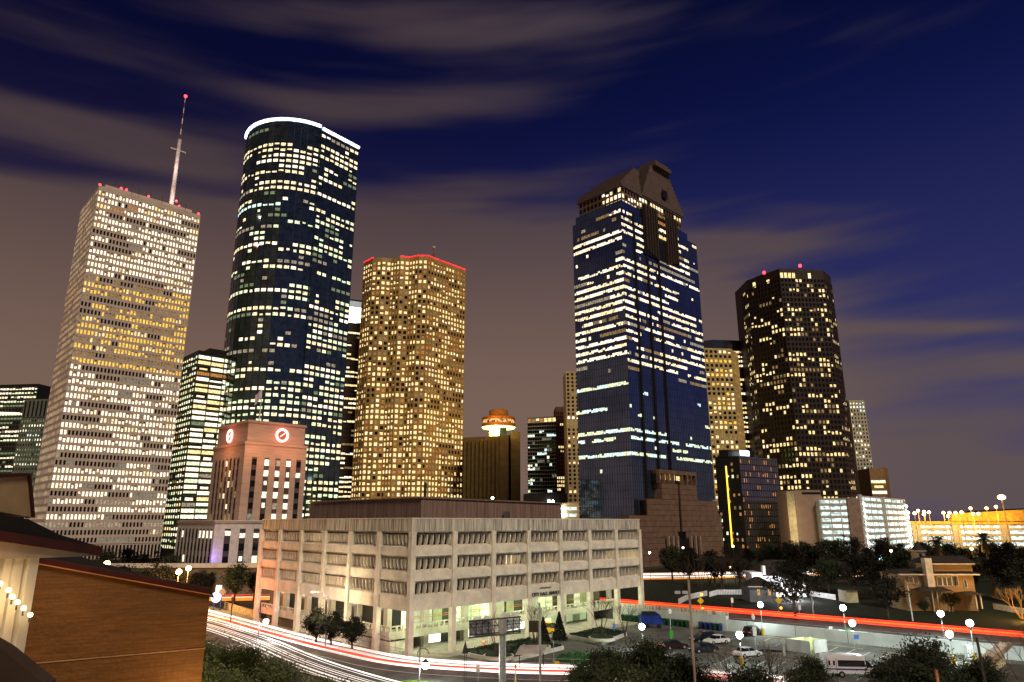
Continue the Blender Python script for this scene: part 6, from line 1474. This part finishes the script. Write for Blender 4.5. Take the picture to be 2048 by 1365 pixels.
# pole lamps above the far garage
for i, (px, py) in enumerate([(1808,1030),(1816,1026),(1829,1027),(1836,1022),(1848,1024),(1848,1029),(1858,1025),(1887,1026),(1899,1026),(1896,1033),(1911,1026),(1923,1025),(1941,1017),(1946,1028),(1957,1028),(1973,1017),(1992,1014)]):
    Y = 516-(i % 3)*6; q = at(px, py, Y); r_ = root('pole_lamp', (q.x, Y, 0), 'orange pole lamp glowing above the far cream garage', 'street lamp', 'orange lamps over the far garage'); m = MB(); m.tube([(q.x, Y, 0), (q.x, Y, q.z)], .25, 5); build(m, 'pole', mat('orange lit pole', (.6,.4,.2), .6), r_); m = MB(); m.ball(q, 1.05, 10); build(m, 'lamp_globe', mat('far orange lamp', (1,1,1), .5, em=(1,.62,.25), es=9), r_)
Y = 500; q = at(2003, 995, Y); r_ = root('high_mast_lamp', (q.x, Y, 0), 'tallest orange mast lamp blazing above the far garage', 'street lamp'); m = MB(); m.tube([(q.x+1, Y, 0), (q.x, Y, q.z)], .4, 6); build(m, 'pole', mat('orange lit pole', (.6,.4,.2)), r_); m = MB()
m.ball(q, 2.5, 12, .7); build(m, 'lamp_cluster', mat('far orange lamp', (1,1,1)), r_)

q = at(1975, 1330, 96); plight('canopy_light', (q.x+1, 94, 2.2), 300, (1,.85,.5), .3)
q = gz(1703, 1212, ZR); plight('shed_light', (q.x, q.y-2.5, 3.5), 130, (1,.9,.5), .2)

# ================================================================== THEATRE, near left
Rt = at(420, 1188, 50); Lt = at(105, 1133, 45.4); dW = (Vector((Rt.x, Rt.y, 0))-Vector((Lt.x, Lt.y, 0))); nWv = Vector((-dW.y, dW.x, 0)).normalized()
if nWv.y < 0: nWv = -nWv
TW = root('theatre', Vector((Rt.x, Rt.y, 0)), 'near theatre with a brown brick wall, white columns and sweeping dark red roof', 'theatre')
A0, A1 = Vector((Rt.x, Rt.y)), Vector((Lt.x, Lt.y))
def wp_(px, py): return onpl(px, py, A0, A1)
E0 = wp_(-260, 1068); bz = 3.
brick = mat('brown brick theatre wall', (.17,.072,.016), .6, scale=.9, stretch=(.5,.5,7), c2=(.10,.043,.010), bump=.35, bscale=3)
add_brick(brick)
m = MB(); t0 = wp_(420, 1189); t1 = wp_(60, 1124); m.extr([Vector((t0.x, t0.y, bz)), t0, t1, E0, Vector((E0.x, E0.y, bz))], nWv*1.2); build(m, 'brick_wall', brick, TW)
m = MB(); c1, c2_ = wp_(-200, 1352), wp_(411, 1298); m.par(c1-nWv*.06, c2_-c1, nWv*.05, (0,0,.07)); build(m, 'string_course', mat('pale string course', (.3,.17,.08), .7), TW)
m = MB(); m.extr([t0-nWv*.25+Vector((0,0,.38)), t0-nWv*.25, E0-nWv*.25, E0-nWv*.25+Vector((0,0,.38))], nWv*1.0); build(m, 'gutter', redd, TW)
m = MB(); m.extr([t0-nWv*.3+Vector((0,0,.02)), t0-nWv*.3-Vector((0,0,.05)), t1-nWv*.3-Vector((0,0,.05)), t1-nWv*.3+Vector((0,0,.02))], nWv*.04); build(m, 'gutter_lip', mat('orange metal edge', (.45,.16,.05), .35), TW)
# main roof behind the gutter
m = MB(); r0 = at(424, 1186, 51.5); r1 = at(60, 1086, 62); r2 = at(-300, 1040, 62); m.extr([t0+Vector((0,0,.36)), r0, r1, r2, E0+Vector((0,0,.36))], Vector((0,.5,-.4))); build(m, 'roof', blackroof, TW)
# canopy
PA, PBc = at(-150, 1100, 22).xy, at(206, 1100, 31).xy
cn = Vector((-(PBc.y-PA.y), PBc.x-PA.x, 0)).normalized()
if cn.y < 0: cn = -cn
def cp_(px, py, o=0.): q = onpl(px, py, PA, PBc); return q
def cpoly(pts, nm, mt, off, th):
    a2, b2 = PA+cn.xy*off, PBc+cn.xy*off; m = MB(); m.extr([onpl(p[0], p[1], a2, b2) for p in pts], cn*th); build(m, nm, mt, TW)
cpoly([(-220,985),(-60,1012),(0,1027),(55,1038),(120,1070),(205,1095),(205,1097),(0,1062),(-220,1030)], 'canopy_roof', blackroof, .05, 5)
cpoly([(-220,1028),(0,1061),(206,1094),(206,1112),(0,1082),(-220,1062)], 'canopy_fascia', redd, -.15, .5)
cpoly([(-220,1062),(0,1082),(200,1111.5),(150,1114),(0,1119),(-220,1124)], 'canopy_beam', mat('cream beam', (.42,.36,.27), .8, var=.1), .0, .6)
for (a, b_) in ((-60,-44), (-22,-4), (16,31), (37,54), (65,84)):
    xb = cp_(a, 1118); xb2 = cp_(b_, 1118); m = MB(); m.par(Vector((xb.x, xb.y, 8))+cn*.1, Vector((xb2.x-xb.x, xb2.y-xb.y, 0)), cn*.35, (0,0,cp_(a, 1112).z-8.)); build(m, 'column', mat('cream white column', (.66,.62,.50), .6, var=.06), TW)
cpoly([(-120,962),(0,951),(62,950),(70,1036),(0,1024),(-120,1005)], 'fly_tower_wall', mat('tan stucco panel', (.42,.27,.13), .7, var=.1), 2.0, .5)
m = MB(); FP = (PA+cn.xy*1.9, PBc+cn.xy*1.9); m.extr([onpl(*p, *FP) for p in ((-120,957),(0,948),(59,947),(62,952),(0,956),(-120,966))], cn*.8); m.extr([onpl(*p, *FP) for p in ((59,948),(63,950),(71,1036),(67,1036))], cn*.8); build(m, 'fly_tower_trim', redd, TW, kind='stuff')
m = MB(); PN = (Vector((-20, 16)), Vector((-5, 17.5))); m.extr([onpl(x, y, *PN) for x, y in ((-200,1180),(0,1297),(86,1366),(110,1480),(-300,1480))], Vector((.1,1,0))*.4); build(m, 'near_parapet', mat('dark brown parapet', (.05,.028,.018), .8), TW)
for i, (px, py) in enumerate([(-14, 1168), (3, 1181), (11, 1194), (21, 1205), (34, 1217), (47, 1230)]):
    q = onpl(px, py, PA, PBc)-cn*.25; r_ = root('wall_lamp', q, 'small warm globe lamp in the sloping row behind the white columns', 'lamp', 'lamps behind the white columns'); m = MB(); m.ball(q, .085, 10); build(m, 'globe', mat('theatre globe glow', (1,1,1), .5, em=(1,.82,.45), es=5), r_); m = MB(); m.box(q.x, q.y, q.z-.25, .05, .05, .2); build(m, 'bracket', dsteel, r_)
    plight('lamp_light', q-cn*.12, 11, (1,.66,.28), .08, r_)
q = at(30, 1010, 26)-cn*3; plight('canopy_uplight', (q.x+1, q.y-2.5, q.z-3.2), 170, (1,.40,.07), .4, TW)
q = wp_(380, 1390)-nWv*3.0; plight('wall_wash_light', q, 620, (1,.55,.16), .3, TW)
q = wp_(120, 1200)-nWv*4.5; plight('wall_wash_light', q, 300, (1,.55,.18), .5, TW)
# canopy and cabinets, bottom right
A, B_ = at(1925, 1352, 92), at(2002, 1294, 112); d = B_-A; nn = Vector((d.y, -d.x, 0)).normalized()
h = root('entrance_canopy', (A.x, A.y, 0), 'tan entrance canopy over a lit cream wall at the bottom right', 'canopy'); m = MB(); m.par(A, Vector((d.x, d.y, d.z*.3)), Vector((1.5,-.3,0)), (0,0,.7)); build(m, 'roof', mat('tan canopy concrete', (.45,.33,.22), .8), h)
m = MB(); m.par(Vector((A.x+1, A.y+1, 0)), Vector((d.x, d.y, 0)), nn*-.4+Vector((.2,.2,0)), (0,0,A.z-.05)); build(m, 'wall', mat('cream lit canopy wall', (.7,.65,.4), .8), h)
for x_, lb in ((1942, 'white utility cabinet, left of the two behind the canopy'), (1962, 'white utility cabinet, right of the two behind the canopy')): q = gz(x_, 1318); m = MB(); m.box(q.x, q.y, 0, 1.3, .9, 1.9); m.box(q.x, q.y, 1.9, 1.4, 1.0, .1); single(m, 'utility_cabinet', ww, lb, 'cabinet')
